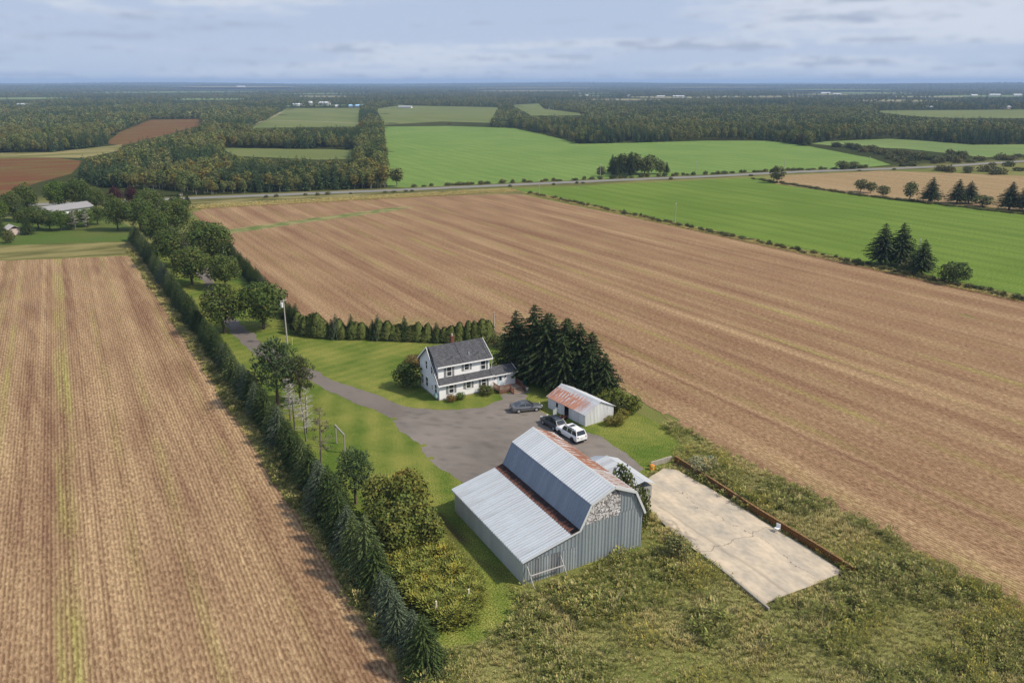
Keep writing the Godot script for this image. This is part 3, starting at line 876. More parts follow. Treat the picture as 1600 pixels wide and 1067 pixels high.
func yard_trees() -> void:
	for q in [[27.08, -157.3, 9.8, 0.92], [34.57, -156.3, 9.6, 1.15], [28.62, -201.6, 9.4, 1.15], [35.06, -194.8, 7.9, 0.98], [27.9, -226.0, 10.6, 1.1], [28.16, -258.2, 11.2, 1.05], [37.5, -222.0, 11.6, 1.35], [36.06, -274.3, 11.3, 1.25], [27.2, -290.0, 10.6, 1.2], [33.8, -318.0, 10.0, 1.2], [38.6, -240.0, 9.6, 1.1], [41.5, -300.0, 9.0, 1.0]]:
		plant("maple_tree", "maple", Vector2(q[0], q[1]), q[3] * 1.08, q[2] / 9.7, "round-crowned green maple lining the asphalt lane between the hedges", "maple tree", "maples lining the lane")
	# the dark spruce stand behind the small white shed
	for q in [[64.9, -108.4, 11.2], [66.4, -105.0, 12.8], [66.6, -101.6, 12.2], [68.2, -102.9, 11.6], [68.6, -99.2, 11.6], [70.2, -100.8, 11.0], [69.9, -97.2, 11.2], [71.0, -95.4, 10.0], [69.6, -93.4, 8.8], [67.2, -97.4, 9.4], [70.6, -91.2, 7.8]]:
		plant("spruce_tree", "old_spruce", Vector2(q[0], q[1]), q[2] / 12.0 * 1.45, q[2] / 12.0, "tall dark spruce in the stand between white shed and house", "spruce", "tall spruces behind the white shed")
	# pines and bare trees on the side lawn
	plant("pine_tree", "pine", Vector2(26.3, -114.5), 1.2, 1.12, "large rounded dark pine on the lawn between hedge and driveway", "pine tree")
	plant("pine_tree", "pine", Vector2(29.6, -114.0), 0.86, 0.80, "smaller brownish pine leaning over the drive beside big pine", "pine tree", "", leafy("tired_pine", Color(1.15, 0.92, 0.85)))
	for q in [[26.4, -108.2, 6.6], [26.0, -104.6, 7.0], [27.2, -102.8, 7.0], [26.3, -100.2, 6.6]]:
		plant("bare_tree", "bare_tree", Vector2(q[0], q[1]), 1.0, q[2] / 8.0, "leafless grey tree with fine twigs beside the spruce hedge", "bare tree", "bare trees beside the spruce hedge")
	plant("sparse_pine", "sparse_pine", Vector2(25.9, -92.4), 1.05, 1.0, "thin half-bare pine with tufts near the wooden frame", "pine tree")
	plant("pine_tree", "pine", Vector2(26.2, -80.2), 0.80, 0.74, "small open pine beside the hedge above the bramble patch", "pine tree")
	for q in [[26.4, -68.4, 5.6, 0.95], [28.4, -69.4, 6.2, 1.0], [27.4, -74.6, 6.4, 0.95], [29.8, -68.0, 4.4, 0.8], [25.8, -71.6, 5.2, 0.85]]:
		plant("thicket_tree", "thicket", Vector2(q[0], q[1]), q[3], q[2] / 6.0, "leafy yellow-green tree in the thicket between hedge and barn", "tree", "trees of the thicket by the brambles")
	plant("broad_tree", "thicket", Vector2(29.6, -72.6), 1.05, 1.12, "dense leafy tree growing out of the bramble patch", "tree", "", leafy("dark_olive", Color(0.95, 0.9, 0.8)))
	plant("broad_tree", "thicket", Vector2(31.2, -76.2), 1.0, 0.82, "brownish bushy tree at the lawn edge of the bramble patch", "tree", "", leafy("brownish", Color(1.35, 0.95, 0.9)))
	plant("bush", "bush", Vector2(46.6, -112.0), 1.55, 1.62, "big round dark bush at the gable end of the farmhouse", "bush", "", leafy("dark_bush", Color(0.62, 0.75, 0.7)))
	plant("bush", "bush", Vector2(52.0, -121.0), 1.5, 0.7, "low brown twiggy shrub bed behind the farmhouse", "bush", "", leafy("twig_brown", Color(1.5, 0.95, 1.1)))
	plant("bush", "bush", Vector2(49.9, -102.9), 0.55, 0.42, "small reddish bush at the left foot of the house front", "bush", "", leafy("reddish", Color(1.6, 0.9, 0.9)))
	plant("bush", "bush", Vector2(51.5, -102.9), 0.55, 0.46, "small bright green bush under the farmhouse front window", "bush", "", leafy("bright", Color(1.0, 1.3, 0.9)))
	plant("bush", "bush", Vector2(55.9, -102.6), 0.85, 0.62, "rounded olive bush beside the porch railing", "bush")
	for q in [[65.6, -83.2], [67.4, -83.4], [66.6, -82.6], [68.9, -84.4]]:
		plant("bush", "bush", Vector2(q[0], q[1]), 0.62, 0.55, "yellowing shrub against the gable of the white shed", "bush", "shrubs at the shed gable", leafy("yellowing", Color(1.7, 1.35, 1.1)))
	for q in [[70.2, -90.6, 1.2], [70.6, -87.9, 1.25], [71.0, -85.4, 1.15], [69.0, -88.8, 0.95]]:
		plant("bush", "bush", Vector2(q[0], q[1]), q[2], q[2] * 0.95, "dense yellow-green bush behind the white shed", "bush", "bushes behind the white shed", leafy("lime_bush", Color(1.25, 1.25, 0.9)))
	plant("climbing_shrub", "bush", Vector2(50.9, -62.2), 1.15, 2.5, "tall grey-green shrub climbing the barn side wall", "bush", "", leafy("greyish", Color(1.1, 1.05, 1.3)))
	plant("climbing_shrub", "bush", Vector2(50.7, -58.8), 0.9, 2.2, "dark green shrub at the barn corner by the slab", "bush")
	plant("bush", "bush", Vector2(51.3, -53.2), 1.0, 0.9, "pale dry bush by the barn corner and the slab", "bush", "", leafy("dry_bush", Color(1.8, 1.5, 2.0)))
	for q in [[67.3, -66.8], [68.6, -66.0], [66.6, -65.6]]:
		plant("bush", "bush", Vector2(q[0], q[1]), 0.85, 0.6, "silvery grey bush among weeds behind the rusty wall", "bush", "silvery bushes behind the rusty wall", leafy("silvery", Color(2.6, 2.2, 4.2)))

func far_trees() -> void:
	for q in [[193.5, -130.6, 11.3], [196.9, -127.6, 11.6], [191.9, -118.0, 9.2]]:
		plant("spruce_tree", "old_spruce", Vector2(q[0], q[1]), q[2] / 12.0 * 1.6, q[2] / 12.0, "dark spruce beside the pole between brown and green fields", "spruce", "three spruces on the field boundary")
	plant("bush", "bush", Vector2(190.6, -108.6), 2.6, 2.0, "big round dark bush on the boundary of the green field", "bush", "", leafy("dark_bush", Color(0.62, 0.75, 0.7)))
	plant("bush", "brush", Vector2(194.0, -122.5), 1.6, 1.3, "greyish scrub bush between the boundary spruces", "bush")
	for q in [[316.6, -195.6, 10.2], [322.5, -187.9, 9.8], [326.2, -185.2, 9.2], [323.3, -167.5, 10.8], [325.4, -162.6, 10.9]]:
		plant("spruce_tree", "old_spruce", Vector2(q[0], q[1]), q[2] / 12.0 * 1.75, q[2] / 12.0, "dark spruce in the tree row between green and tan fields", "spruce", "spruces in the far tree row")
	for q in [[316.0, -204.5, 8.2, 0.62], [319.8, -231.2, 6.3, 0.6], [320.6, -226.6, 5.4, 0.5], [315.3, -216.6, 5.2, 0.6], [322.8, -177.4, 5.0, 0.85], [313.5, -274.0, 9.2, 0.75], [396.2, -300.0, 5.2, 0.8], [404.3, -299.0, 4.6, 0.7], [328.0, -150.0, 6.0, 0.8], [332.0, -135.0, 7.0, 0.8]]:
		plant("field_tree", "low_tree", Vector2(q[0], q[1]), q[3] * 1.2, q[2] / 11.0, "broad-leaved tree in the row between green and tan fields", "tree", "broad-leaved trees in the far tree row")
	# clump standing in the far green field
	for q in [[262.0, -336.0, 9.0, 1], [267.0, -339.0, 11.0, 1], [272.0, -336.5, 12.0, 1], [277.0, -339.5, 11.0, 0], [281.0, -335.5, 10.5, 0], [286.0, -338.0, 11.5, 0], [290.5, -334.0, 8.0, 0], [268.0, -347.0, 10.0, 1], [275.0, -348.0, 12.0, 0], [283.0, -347.0, 12.0, 0], [256.0, -341.0, 6.0, 0], [295.0, -334.0, 6.0, 1]]:
		plant("clump_tree", "old_spruce" if q[3] else "low_tree", Vector2(q[0], q[1]), 1.1 * q[2] / 11.0, q[2] / 11.5, "dark conifer in the roadside clump of the green field" if q[3] else "dark leafy tree in the roadside clump of the green field", "tree", "trees of the roadside clump")
	plant("roadside_tree", "wood_broad", Vector2(147.0, -356.0), 1.3, 0.85, "single grey-green tree at the corner of the far green field", "tree")
	# garden of the neighbouring bungalow
	var gm := leafy("garden_green", Color(1.05, 1.2, 0.85))
	for q in [[-9.0, -334.0, 10.5, 1.1], [-5.0, -345.0, 12.0, 1.2], [6.0, -352.0, 12.0, 1.3], [13.0, -350.0, 12.5, 1.4], [18.0, -344.0, 9.0, 1.0], [-13.5, -326.0, 9.0, 1.0], [-2.0, -310.5, 7.8, 1.05], [1.2, -306.0, 7.2, 0.95], [4.4, -303.0, 7.0, 0.85], [7.5, -304.0, 5.6, 0.8], [20.8, -294.0, 11.6, 1.2], [15.8, -310.0, 6.6, 0.8], [9.5, -308.0, 6.0, 0.8], [12.6, -307.0, 6.4, 0.75], [-5.5, -313.0, 7.5, 0.9], [-18.0, -335.0, 10.0, 1.0], [-20.0, -318.0, 8.0, 1.0]]:
		plant("garden_tree", "maple", Vector2(q[0], q[1]), q[3] * 0.9, q[2] / 10.0, "leafy green tree in the garden around the grey-roofed bungalow", "tree", "trees around the bungalow", gm if rng.randf() < 0.4 else null)
	for q in [[24.5, -338.0, 9.6], [31.0, -345.0, 8.6]]:
		plant("purple_tree", "purple_maple", Vector2(q[0], q[1]), 0.75, q[2] / 10.0, "dark purple-leaved maple by the road beyond the bungalow", "maple tree", "purple maples by the road")
	for q in [[8.6, -300.5, 7.5], [11.9, -299.0, 7.5]]:
		plant("bare_tree", "bare_tree", Vector2(q[0], q[1]), 1.2, q[2] / 8.0, "leafless tree with a pale trunk in front of the bungalow", "bare tree", "pale trunks before the bungalow")
	plant("spruce_tree", "spruce", Vector2(-5.2, -300.8), 0.95, 0.66, "broad dark spruce beside the garden shed", "spruce")
	plant("spruce_tree", "blue_spruce", Vector2(-6.8, -329.0), 0.62, 0.75, "blue-grey spruce behind the garden shed", "spruce")
	plant("spruce_tree", "spruce", Vector2(-13.0, -303.0), 0.9, 0.8, "dark green spruce on the far side of the garden shed", "spruce")
	plant("young_tree", "bush", Vector2(-10.4, -286.5), 1.3, 1.6, "young yellow-green tree alone on the neighbour's lawn", "tree")
	for q in [[44.0, -337.0, 5.0], [48.0, -345.0, 5.4], [51.5, -347.0, 4.4], [40.5, -333.0, 6.5]]:
		plant("spruce_tree", "spruce", Vector2(q[0], q[1]), q[2] / 7.5, q[2] / 10.0, "spruce by the road at the end of the lane", "spruce", "spruces at the lane end")
	# scrub along boundaries and the road
	var brush_m := [null, leafy("brush_olive", Color(1.2, 1.05, 0.9)), leafy("brush_dark", Color(0.7, 0.8, 0.75))]
	var z := -302.0
	while z > -305.0 and z < -52.0:
		plant("boundary_bush", "brush", Vector2(189.0 + rand(-1.2, 1.2), z), rand(0.35, 0.8), rand(0.25, 0.6), "low scrub bush along the edge between brown and green fields", "bush", "scrub between brown and green fields", brush_m[rng.randi() % 3])
		z += rand(1.0, 3.0)
	var x := 70.0
	while x < 420.0:
		if x > 150.0 and rng.randf() < 0.8:
			plant("roadside_bush", "brush", Vector2(x, road_z(x) - rand(6.5, 9.0)), rand(0.6, 1.2), rand(0.4, 0.9), "low bush along the far verge of the road", "bush", "bushes along the road", brush_m[rng.randi() % 3])
		elif rng.randf() < 0.5:
			plant("roadside_bush", "brush", Vector2(x, road_z(x) + rand(6.0, 8.0)), rand(0.4, 0.8), rand(0.3, 0.6), "low bush along the near verge of the road", "bush", "bushes along the road", brush_m[rng.randi() % 3])
		x += rand(1.6, 4.5)
	for i in 74:
		var t := i / 73.0
		plant("row_bush", "brush", Vector2(lerpf(309.0, 316.5, absf(t - 0.5) * 2.0) + rand(-1, 1), lerpf(-292.0, -150.0, t)), rand(0.5, 1.0), rand(0.25, 0.55), "low scrub under the tree row between green and tan fields", "bush", "scrub in the far tree row", brush_m[rng.randi() % 3])
	# scrubland between the road and the third green field
	for i in 130:
		var p := Vector2(rand(430, 640), rand(-330, -190))
		if not Geometry2D.is_point_in_polygon(p, pv(GREEN_THIRD)) and not Geometry2D.is_point_in_polygon(p, pv(GREEN_FAR)) and absf(p.y - road_z(p.x)) > 7.0 and not Geometry2D.is_point_in_polygon(p, pv(STUBBLE_RIGHT)):
			plant("scrub_bush", "brush", p, rand(1.2, 2.6), rand(0.8, 1.7), "rounded bush in the scrubland beyond the tan field", "bush", "bushes of the scrubland", brush_m[rng.randi() % 3])
	for i in 60:
		var t := i / 59.0
		var c := Vector2(534, -408).lerp(Vector2(470, -296), pow(t, 1.0)) + Vector2(rand(0, 26) * (0.3 + t), rand(-8, 8))
		if not Geometry2D.is_point_in_polygon(c, pv(GREEN_THIRD)) and not Geometry2D.is_point_in_polygon(c, pv(GREEN_FAR)):
			plant("scrub_bush", "brush", c, rand(1.3, 2.4), rand(0.9, 1.7), "rounded bush in the thicket between two far green fields", "bush", "bushes of the thicket between green fields", brush_m[rng.randi() % 3])

func forest() -> void:
	var open := [pv(GREEN_FAR), pv(GREEN_THIRD), pv(PALE_STRIP)]
	for p in DARK_FIELDS + RED_FIELDS:
		open.append(pv(p))
	open.append(pv([[430, -345], [470, -372], [500, -420], [530, -430], [545, -445], [548, -405], [570, -330], [660, -330], [900, -330], [900, -100], [420, -100]]))
	open.append(pv([[-300, -420], [20, -385], [60, -372], [55, -392], [30, -420], [12, -470], [-300, -560]]))
	var boxes := []
	for p in open:
		var r := Rect2(p[0], Vector2.ZERO)
		for q in p:
			r = r.expand(q)
		boxes.append(r)
	var near := []
	var sets := {"far_broad": [], "far_conifer": [], "wood_broad": [], "wood_conifer": []}
	var colors := [Color(1, 1, 1), Color(0.85, 0.95, 0.85), Color(1.12, 1.02, 0.88), Color(1.05, 1.1, 0.95), Color(1.25, 1.1, 1.0), Color(0.75, 0.85, 0.8), Color(1.35, 1.0, 0.85), Color(1.3, 1.25, 1.4)]
	var count := 0
	var d := 335.0
	while d < 12500.0:
		var sp := 4.0 if d < 700.0 else (6.5 if d < 1300.0 else d * 0.0052)
		var az := deg_to_rad(-5.5 if d > 420.0 else -4.0)
		var daz := sp / d
		while az < deg_to_rad(67.5):
			az += daz * rand(0.75, 1.25)
			var rr := d + rand(-0.5, 0.5) * sp * 1.5
			var p := Vector2(sin(az) * rr, -cos(az) * rr)
			if p.y > road_z(p.x) - 9.0 - 3.0 * nb.get_noise_1d(p.x * 9.0):
				continue
			if p.x > 640 and p.y > -300:
				continue
			var h := rand(6.0, 13.0) * (0.86 + 0.3 * na.get_noise_2d(p.x * 4.0, p.y * 4.0))
			if p.x > 20 and p.x < 140 and p.y > -470:
				h *= 0.85
			var pb := p * (HIGH / (HIGH - h * 0.94)) if d < 8000.0 else p
			var bad := false
			for i in open.size():
				var bx: Rect2 = boxes[i]
				for t in [0.0, 0.25, 0.5, 0.75, 1.0]:
					var pt := p.lerp(pb, t)
					if bx.has_point(pt) and Geometry2D.is_point_in_polygon(pt, open[i]):
						bad = true
						break
				if bad:
					break
			if bad:
				continue
			for q in CLEARINGS:
				for t in [0.0, 0.5, 1.0]:
					var pt := p.lerp(pb, t)
					if Vector2((pt.x - q[0]) / q[2], (pt.y - q[1]) / q[3]).length_squared() < 0.9:
						bad = true
						break
				if bad:
					break
			if bad or nb.get_noise_2d(p.x * 1.1 + 700.0, p.y * 1.1) > 0.44:
				continue
			var con := nb.get_noise_2d(p.x * 0.9, p.y * 0.9) * (1.0 if d < 1100.0 else 0.45) + (0.0 if d < 1100.0 else nb.get_noise_2d(p.x * 0.22, p.y * 0.22) * 1.1) + na.get_noise_2d(p.x * 14.0, p.y * 14.0) * 0.5 + rand(-0.22, 0.22) > (0.16 if d < 1200.0 else 0.06)
			var c: Color = colors[rng.randi() % 4] if rng.randf() < 0.62 else colors[rng.randi() % 8]
			var patch := na.get_noise_2d(p.x * 1.6 + 90.0, p.y * 1.6)
			c = c.lerp(Color(1.4, 1.3, 1.45), clampf(patch * 1.6, 0.0, 0.6))
			if con:
				c = c.lerp(Color(1, 1, 1), 0.7)
				h *= 1.12
			var sc := h / 11.0 * (1.0 if d < 2600.0 else d / 2600.0 * 0.62 + 0.38)
			if d < 520.0 and near.size() < 500:
				near.append([p, h, con, rng.randi()])
				continue
			var key := ("wood_" if d < 900.0 else "far_") + ("conifer" if con else "broad")
			sets[key].append([Transform3D(Basis(Vector3.UP, rand(0, TAU)).scaled(V(sc, h / 11.0, sc)), V(p.x, hgt(p.x, p.y), p.y)), c])
			count += 1
		d += sp * 0.9 if d < 1300.0 else sp * 1.7
	print("forest copies ", count, " single ", near.size())
	var nm := [null, leafy("wood_light", Color(1.15, 1.12, 0.95)), leafy("wood_dark", Color(0.8, 0.92, 0.85)), leafy("wood_gold", Color(1.28, 1.05, 0.85))]
	for q in near:
		if q[2]:
			plant("woodland_conifer", "wood_conifer", q[0], q[1] / 11.0 * 1.05, q[1] / 11.0, "dark pointed conifer at the edge of the woods beyond the road", "conifer", "conifers at the edge of the woods")
		else:
			plant("woodland_tree", "wood_broad", q[0], q[1] / 11.0 * 1.05, q[1] / 11.0, ["leafy mid-green tree at the edge of the woods beyond the road", "pale green leafy tree at the edge of the woods beyond the road", "dark green leafy tree at the edge of the woods beyond the road", "golden-olive leafy tree at the edge of the woods beyond the road"][q[3] % 4], "tree", "leafy trees at the edge of the woods", nm[q[3] % 4])
	var lab := {"far_broad": "far-off broad-leaved woods spreading to the horizon", "far_conifer": "far-off dark conifer woods spreading to the horizon", "wood_broad": "mixed leafy woods between the far fields", "wood_conifer": "dark conifers scattered through the nearer woods"}
	for key in sets:
		var ks: Array = tree_kits[key]
		for i in ks.size():
			var sub := []
			for j in range(i, sets[key].size(), ks.size()):
				sub.append(sets[key][j])
			crowd("forest", ks[i][1], sub, lab[key], "forest")

func crowd(called: String, m: Mesh, items: Array, label: String, category: String) -> void:
	if items.is_empty():
		return
	var mm := MultiMesh.new()
	mm.transform_format = MultiMesh.TRANSFORM_3D
	mm.use_colors = true
	mm.mesh = m
	mm.instance_count = items.size()
	for i in items.size():
		mm.set_instance_transform(i, items[i][0])
		mm.set_instance_color(i, items[i][1])
	var o := MultiMeshInstance3D.new()
	o.name = numbered(called)
	o.multimesh = mm
	add_child(o)
	stuff(o, label, category)

func tuft(k: int, h: float, spread: float, col: Color, tip: Color, wid: float) -> ArrayMesh:
	var b := Buf.new()
	for i in k:
		var az := rand(0, TAU)
		var d := V(cos(az), 0, sin(az))
		var p := d * rand(0, spread * 0.5) + V(0, -0.03, 0)
		var e := p + d * rand(0.1, 0.8) * spread + V(0, h * rand(0.6, 1.1), 0)
		var s := V(-sin(az), 0, cos(az)) * wid * 0.5
		var m := p.lerp(e, 0.55) + V(0, h * 0.1, 0)
		var c := jig(col, 0.2)
		b.tri(p - s, p + s, m + s * 0.8, c)
		b.tri(p - s, m + s * 0.8, m - s * 0.8, c)
		b.tri(m - s * 0.8, m + s * 0.8, e, jig(tip, 0.2))
	return b.mesh(leafy("foliage", Color(1, 1, 1)))

func weed(h: float, r: float, k: int, size: float, col: Color, top: Color, tops: int) -> ArrayMesh:
	var b := Buf.new()
	for i in k:
		var f := rng.randf()
		var az := rand(0, TAU)
		var p := V(cos(az), 0, sin(az)) * r * sqrt(rng.randf()) * (1.0 - f * 0.3) + V(0, f * h, 0)
		var d := V(cos(az), rand(0.0, 1.2), sin(az)).normalized()
		leaf(b, p, d, V(-sin(az), rand(-0.4, 0.4), cos(az)), size * rand(0.7, 1.3), size * 0.5, jig(col, 0.3))
	for i in tops:
		var az := rand(0, TAU)
		var p := V(cos(az), 0, sin(az)) * r * rng.randf() + V(0, h * rand(0.85, 1.15), 0)
		leaf(b, p, V(cos(az) * 0.5, 1, sin(az) * 0.5).normalized(), V(-sin(az), 0, cos(az)), 0.16, 0.10, jig(top, 0.2))
	return b.mesh(leafy("foliage", Color(1, 1, 1)))

func weeds() -> void:
	var tufts := []
	for i in 3:
		tufts.append(tuft(18, 0.42, 0.48, lin(0.215, 0.220, 0.074), lin(0.40, 0.36, 0.175), 0.05))
	var herbs := []
	for i in 3:
		herbs.append(weed(0.62, 0.45, 46, 0.20, lin(0.168, 0.185, 0.050), lin(0.34, 0.30, 0.13), 12))
	var golds := []
	for i in 2:
		golds.append(weed(0.85, 0.40, 34, 0.18, lin(0.150, 0.165, 0.05), lin(0.34, 0.30, 0.08), 10))
	var vines := []
	for i in 3:
		vines.append(weed(1.1, 0.8, 150, 0.30, lin(0.168, 0.195, 0.045), lin(0.30, 0.27, 0.07), 16))
	var lists := {}
	for k in ["tuft", "herb", "gold", "vine"]:
		lists[k] = [[], [], []]
	var pad := pv(PAD)
	var lawn := pv(LAWN)
	var patch := rough_edge(pv([[24.2, -66.0], [26.5, -72.0], [30.0, -71.0], [31.0, -66.0], [31.6, -60.5], [30.4, -56.6], [27.6, -54.6], [25.2, -54.8], [24.3, -58.0]]), 1.0, 0.5)
	for i in 46000:
		var p := Vector2(rand(20.0, 73.6), rand(-69.0, -14.0))
		if i > 36000:
			p = Vector2(rand(19.5, 21.8), rand(-260.0, -22.0))
			if rng.randf() < 0.45:
				continue
		elif i > 31000:
			p = Vector2(rand(65.2, 74.2), rand(-80.0, -10.0))
			if p.y < -41.0 and p.y > -69.5 and p.x < 66.3:
				continue
		if Geometry2D.is_point_in_polygon(p, lawn) or Geometry2D.is_point_in_polygon(p, pad):
			continue
		if p.x > 34.4 and p.x < 50.4 and p.y < -55.9 and i <= 36000:
			continue
		if p.x < 20.4 and p.y > -50.0 and p.x < 18.9:
			continue
		var m := nb.get_noise_2d(p.x * 9.0, p.y * 9.0)
		var g := nb.get_noise_2d(p.x * 7.0 + 200.0, p.y * 7.0)
		var k := "tuft"
		if m + rand(-0.25, 0.25) > 0.22:
			k = "herb"
		if g + rand(-0.32, 0.32) > (0.44 if i <= 36000 else 0.9):
			k = "gold"
		if p.y < -48.0 and p.x > 36.0 and p.x < 50.0 and rng.randf() < 0.7:
			k = "herb" if rng.randf() < 0.8 else "gold"
		if k == "tuft" and m < -0.3 and rng.randf() < 0.5 and i <= 31000:
			continue
		var s := rand(0.55, 1.0) * (1.0 + 0.7 * nb.get_noise_2d(p.x * 12.0 + 900.0, p.y * 12.0))
		if k == "herb" and rng.randf() < 0.06:
			s *= 1.9
		var c := Color(0.95, 1, 0.9).lerp(Color(1.32, 1.2, 1.15), clampf(rng.randf() * 0.6 - m * 1.8 + 0.1, 0, 1))
		if k == "herb":
			c = Color(1, 1, 1).lerp(Color(1.3, 1.1, 0.9), maxf(0.0, g) * 1.5 * rng.randf())
		lists[k][rng.randi() % 3].append([Transform3D(Basis(Vector3.UP, rand(0, TAU)).scaled(V(s, s * rand(0.7, 1.2), s)), V(p.x, 0, p.y)), c])
	# rough verges of the right field and the road
	for i in 9000:
		var t := rng.randf()
		var p := Vector2(188.6 + rand(-2.4, 2.6), lerpf(-304.0, -40.0, t)) if i < 4200 else Vector2(lerpf(50.0, 188.0, t), lerpf(-330.0, -310.0, t) - rand(0, 12))
		var s := rand(0.8, 1.6)
		lists["tuft"][rng.randi() % 3].append([Transform3D(Basis(Vector3.UP, rand(0, TAU)).scaled(V(s, s * 0.8, s)), V(p.x, 0, p.y)), Color(1, 1, 1).lerp(Color(1.7, 1.4, 1.2), rng.randf())])
	for i in 900:
		var p := Vector2(rand(24.0, 32.0), rand(-72.5, -54.0))
		if Geometry2D.is_point_in_polygon(p, patch):
			var s := rand(0.7, 1.15)
			lists["vine"][rng.randi() % 3].append([Transform3D(Basis(Vector3.UP, rand(0, TAU)).scaled(V(s, s * rand(0.7, 1.3), s)), V(p.x, 0, p.y)), Color(1, 1, 1).lerp(Color(1.6, 1.25, 0.9), clampf(nb.get_noise_2d(p.x * 20, p.y * 20) + 0.3, 0, 1) * rng.randf())])
	for j in 3:
		crowd("rough_grass", tufts[j], lists["tuft"][j], "uncut pale grass around the slab and along the field edges", "grass")
		crowd("green_weeds", herbs[j], lists["herb"][j], "leafy green weeds in the uncut ground in front of the barn", "weeds")
		crowd("goldenrod", golds[j % 2], lists["gold"][j], "yellow flowering goldenrod among the weeds", "weeds")
		crowd("brambles", vines[j], lists["vine"][j], "tangled yellow-green bramble patch between hedge and barn", "brambles")

# ---------------------------------------------------------------- buildings
func ribbed(w: float, L: float, ribs: int, rows: int, colf: Callable, mat: Material, depth := 0.028) -> ArrayMesh:
	# corrugated sheet: x across, z along, y out
	var b := Buf.new()
	var xs := []
	for i in ribs:
		var s := w / ribs
		xs.append_array([[i * s, 0.0], [i * s + s * 0.55, 0.0], [i * s + s * 0.68, depth], [i * s + s * 0.87, depth]])
	xs.append([w, 0.0])
	for j in rows:
		for i in xs.size() - 1:
			var z0 := L * j / rows
			var z1 := L * (j + 1) / rows
			var p := [V(xs[i][0], xs[i][1], z0), V(xs[i + 1][0], xs[i + 1][1], z0), V(xs[i + 1][0], xs[i + 1][1], z1), V(xs[i][0], xs[i][1], z1)]
			b.poly(p, colf.call((xs[i][0] + xs[i + 1][0]) / 2 / w, (j + 0.5) / rows), Vector3.UP)
	return b.mesh(mat)

func roof_slope(parent: Node, called: String, lo: Vector3, hi: Vector3, run: Vector3, pw: float, ribs: int, rows: int, tones: Array, mat: Material, colf: Callable, depth := 0.028) -> void:
	# sheets side by side along run, from the eave point lo up to hi
	var v := (hi - lo).normalized()
	var L := lo.distance_to(hi)
	var total := run.length()
	var n := int(round(total / pw))
	var w := total / n
	var u := run.normalized()
	var nn := v.cross(u).normalized()
	var o := lo
	if nn.y < -0.001 or (absf(nn.y) <= 0.001 and false):
		u = -u
		o = lo + run
		nn = -nn
	var kinds := []
	for t in tones.size():
		var tone: Array = tones[t]
		var sd := rng.randi() % 1000
		kinds.append(ribbed(w, L, ribs, rows, func(a, c): return colf.call(a + sd, c, tone), mat, depth))
	for i in n:
		var m := MeshInstance3D.new()
		m.name = called
		m.mesh = kinds[clampi(int(float(i) / n * tones.size() + rand(-0.9, 0.9)), 0, tones.size() - 1)] if tones.size() > 3 else kinds[rng.randi() % kinds.size()]
		m.transform = Transform3D(Basis(u, nn, v), o + u * w * i + nn * (0.02 + 0.003 * (i % 2)))
		parent.add_child(m, true)

func steel(a: float, c: float, t: Array) -> Color:
	# t: base colour, streak amount, rust amount, rust colour, where rust ends (0 eave .. 1 top)
	var col: Color = t[0]
	var k: float = nb.get_noise_2d(a * 2600.0, c * 55.0) * t[1] * 1.4
	col = Color(col.r * (1 + k), col.g * (1 + k), col.b * (1 + k))
	var edge: float = t[4] + nb.get_noise_2d(a * 900.0, 4.0) * 0.3
	var r := clampf((nb.get_noise_2d(a * 900.0 + 77.0, c * 160.0) + 0.5) * 2.0 * t[2], 0, 1)
	if t[4] < 5.0:
		r *= 1.0 if c < edge else 0.15
	if t.size() > 5 and fposmod(a * 2.0, 1.0) > 0.66:
		r *= 0.15
	return col.lerp((t[3] as Color) * (1.0 + nb.get_noise_2d(a * 300.0, c * 50.0) * 0.6), r)

func wall_sheets(parent: Node, called: String, x0: float, x1: float, pw: float, z: float, out: float, top: Callable, bottom: Callable, cols: Array, mat: Material, ribs := 4) -> void:
	var n := int(ceil((x1 - x0) / pw))
	var w := (x1 - x0) / n
	for i in n:
		var b := Buf.new()
		var base: Color = shade_of(cols[rng.randi() % cols.size()], 0.07)
		var k := ribs * 3
		for j in k:
			var a := x0 + w * i + w * j / k
			var c := x0 + w * i + w * (j + 1) / k
			var ph := j % 3
			var d0 := (0.06 if ph == 2 else 0.0) * out
			var d1 := (0.06 if ph == 1 else 0.0) * out
			var rows := 3
			for r in rows:
				var f0 := float(r) / rows
				var f1 := float(r + 1) / rows
				var p := [V(a, lerpf(bottom.call(a), top.call(a), f0), z + d0), V(c, lerpf(bottom.call(c), top.call(c), f0), z + d1), V(c, lerpf(bottom.call(c), top.call(c), f1), z + d1), V(a, lerpf(bottom.call(a), top.call(a), f1), z + d0)]
				b.poly(p, shade_of(base, 0.03), V(0, 0, out))
		part(called, b, mat, parent)

func barn_top(x: float) -> float:
	var pr := [[-0.22, 2.83], [6.38, 4.43], [7.69, 7.0], [10.45, 8.23], [13.2, 7.0], [14.51, 4.25]]
	for i in 5:
		if x <= pr[i + 1][0]:
			return lerpf(pr[i][1], pr[i + 1][1], (x - pr[i][0]) / (pr[i + 1][0] - pr[i][0])) - 0.05
	return 4.2

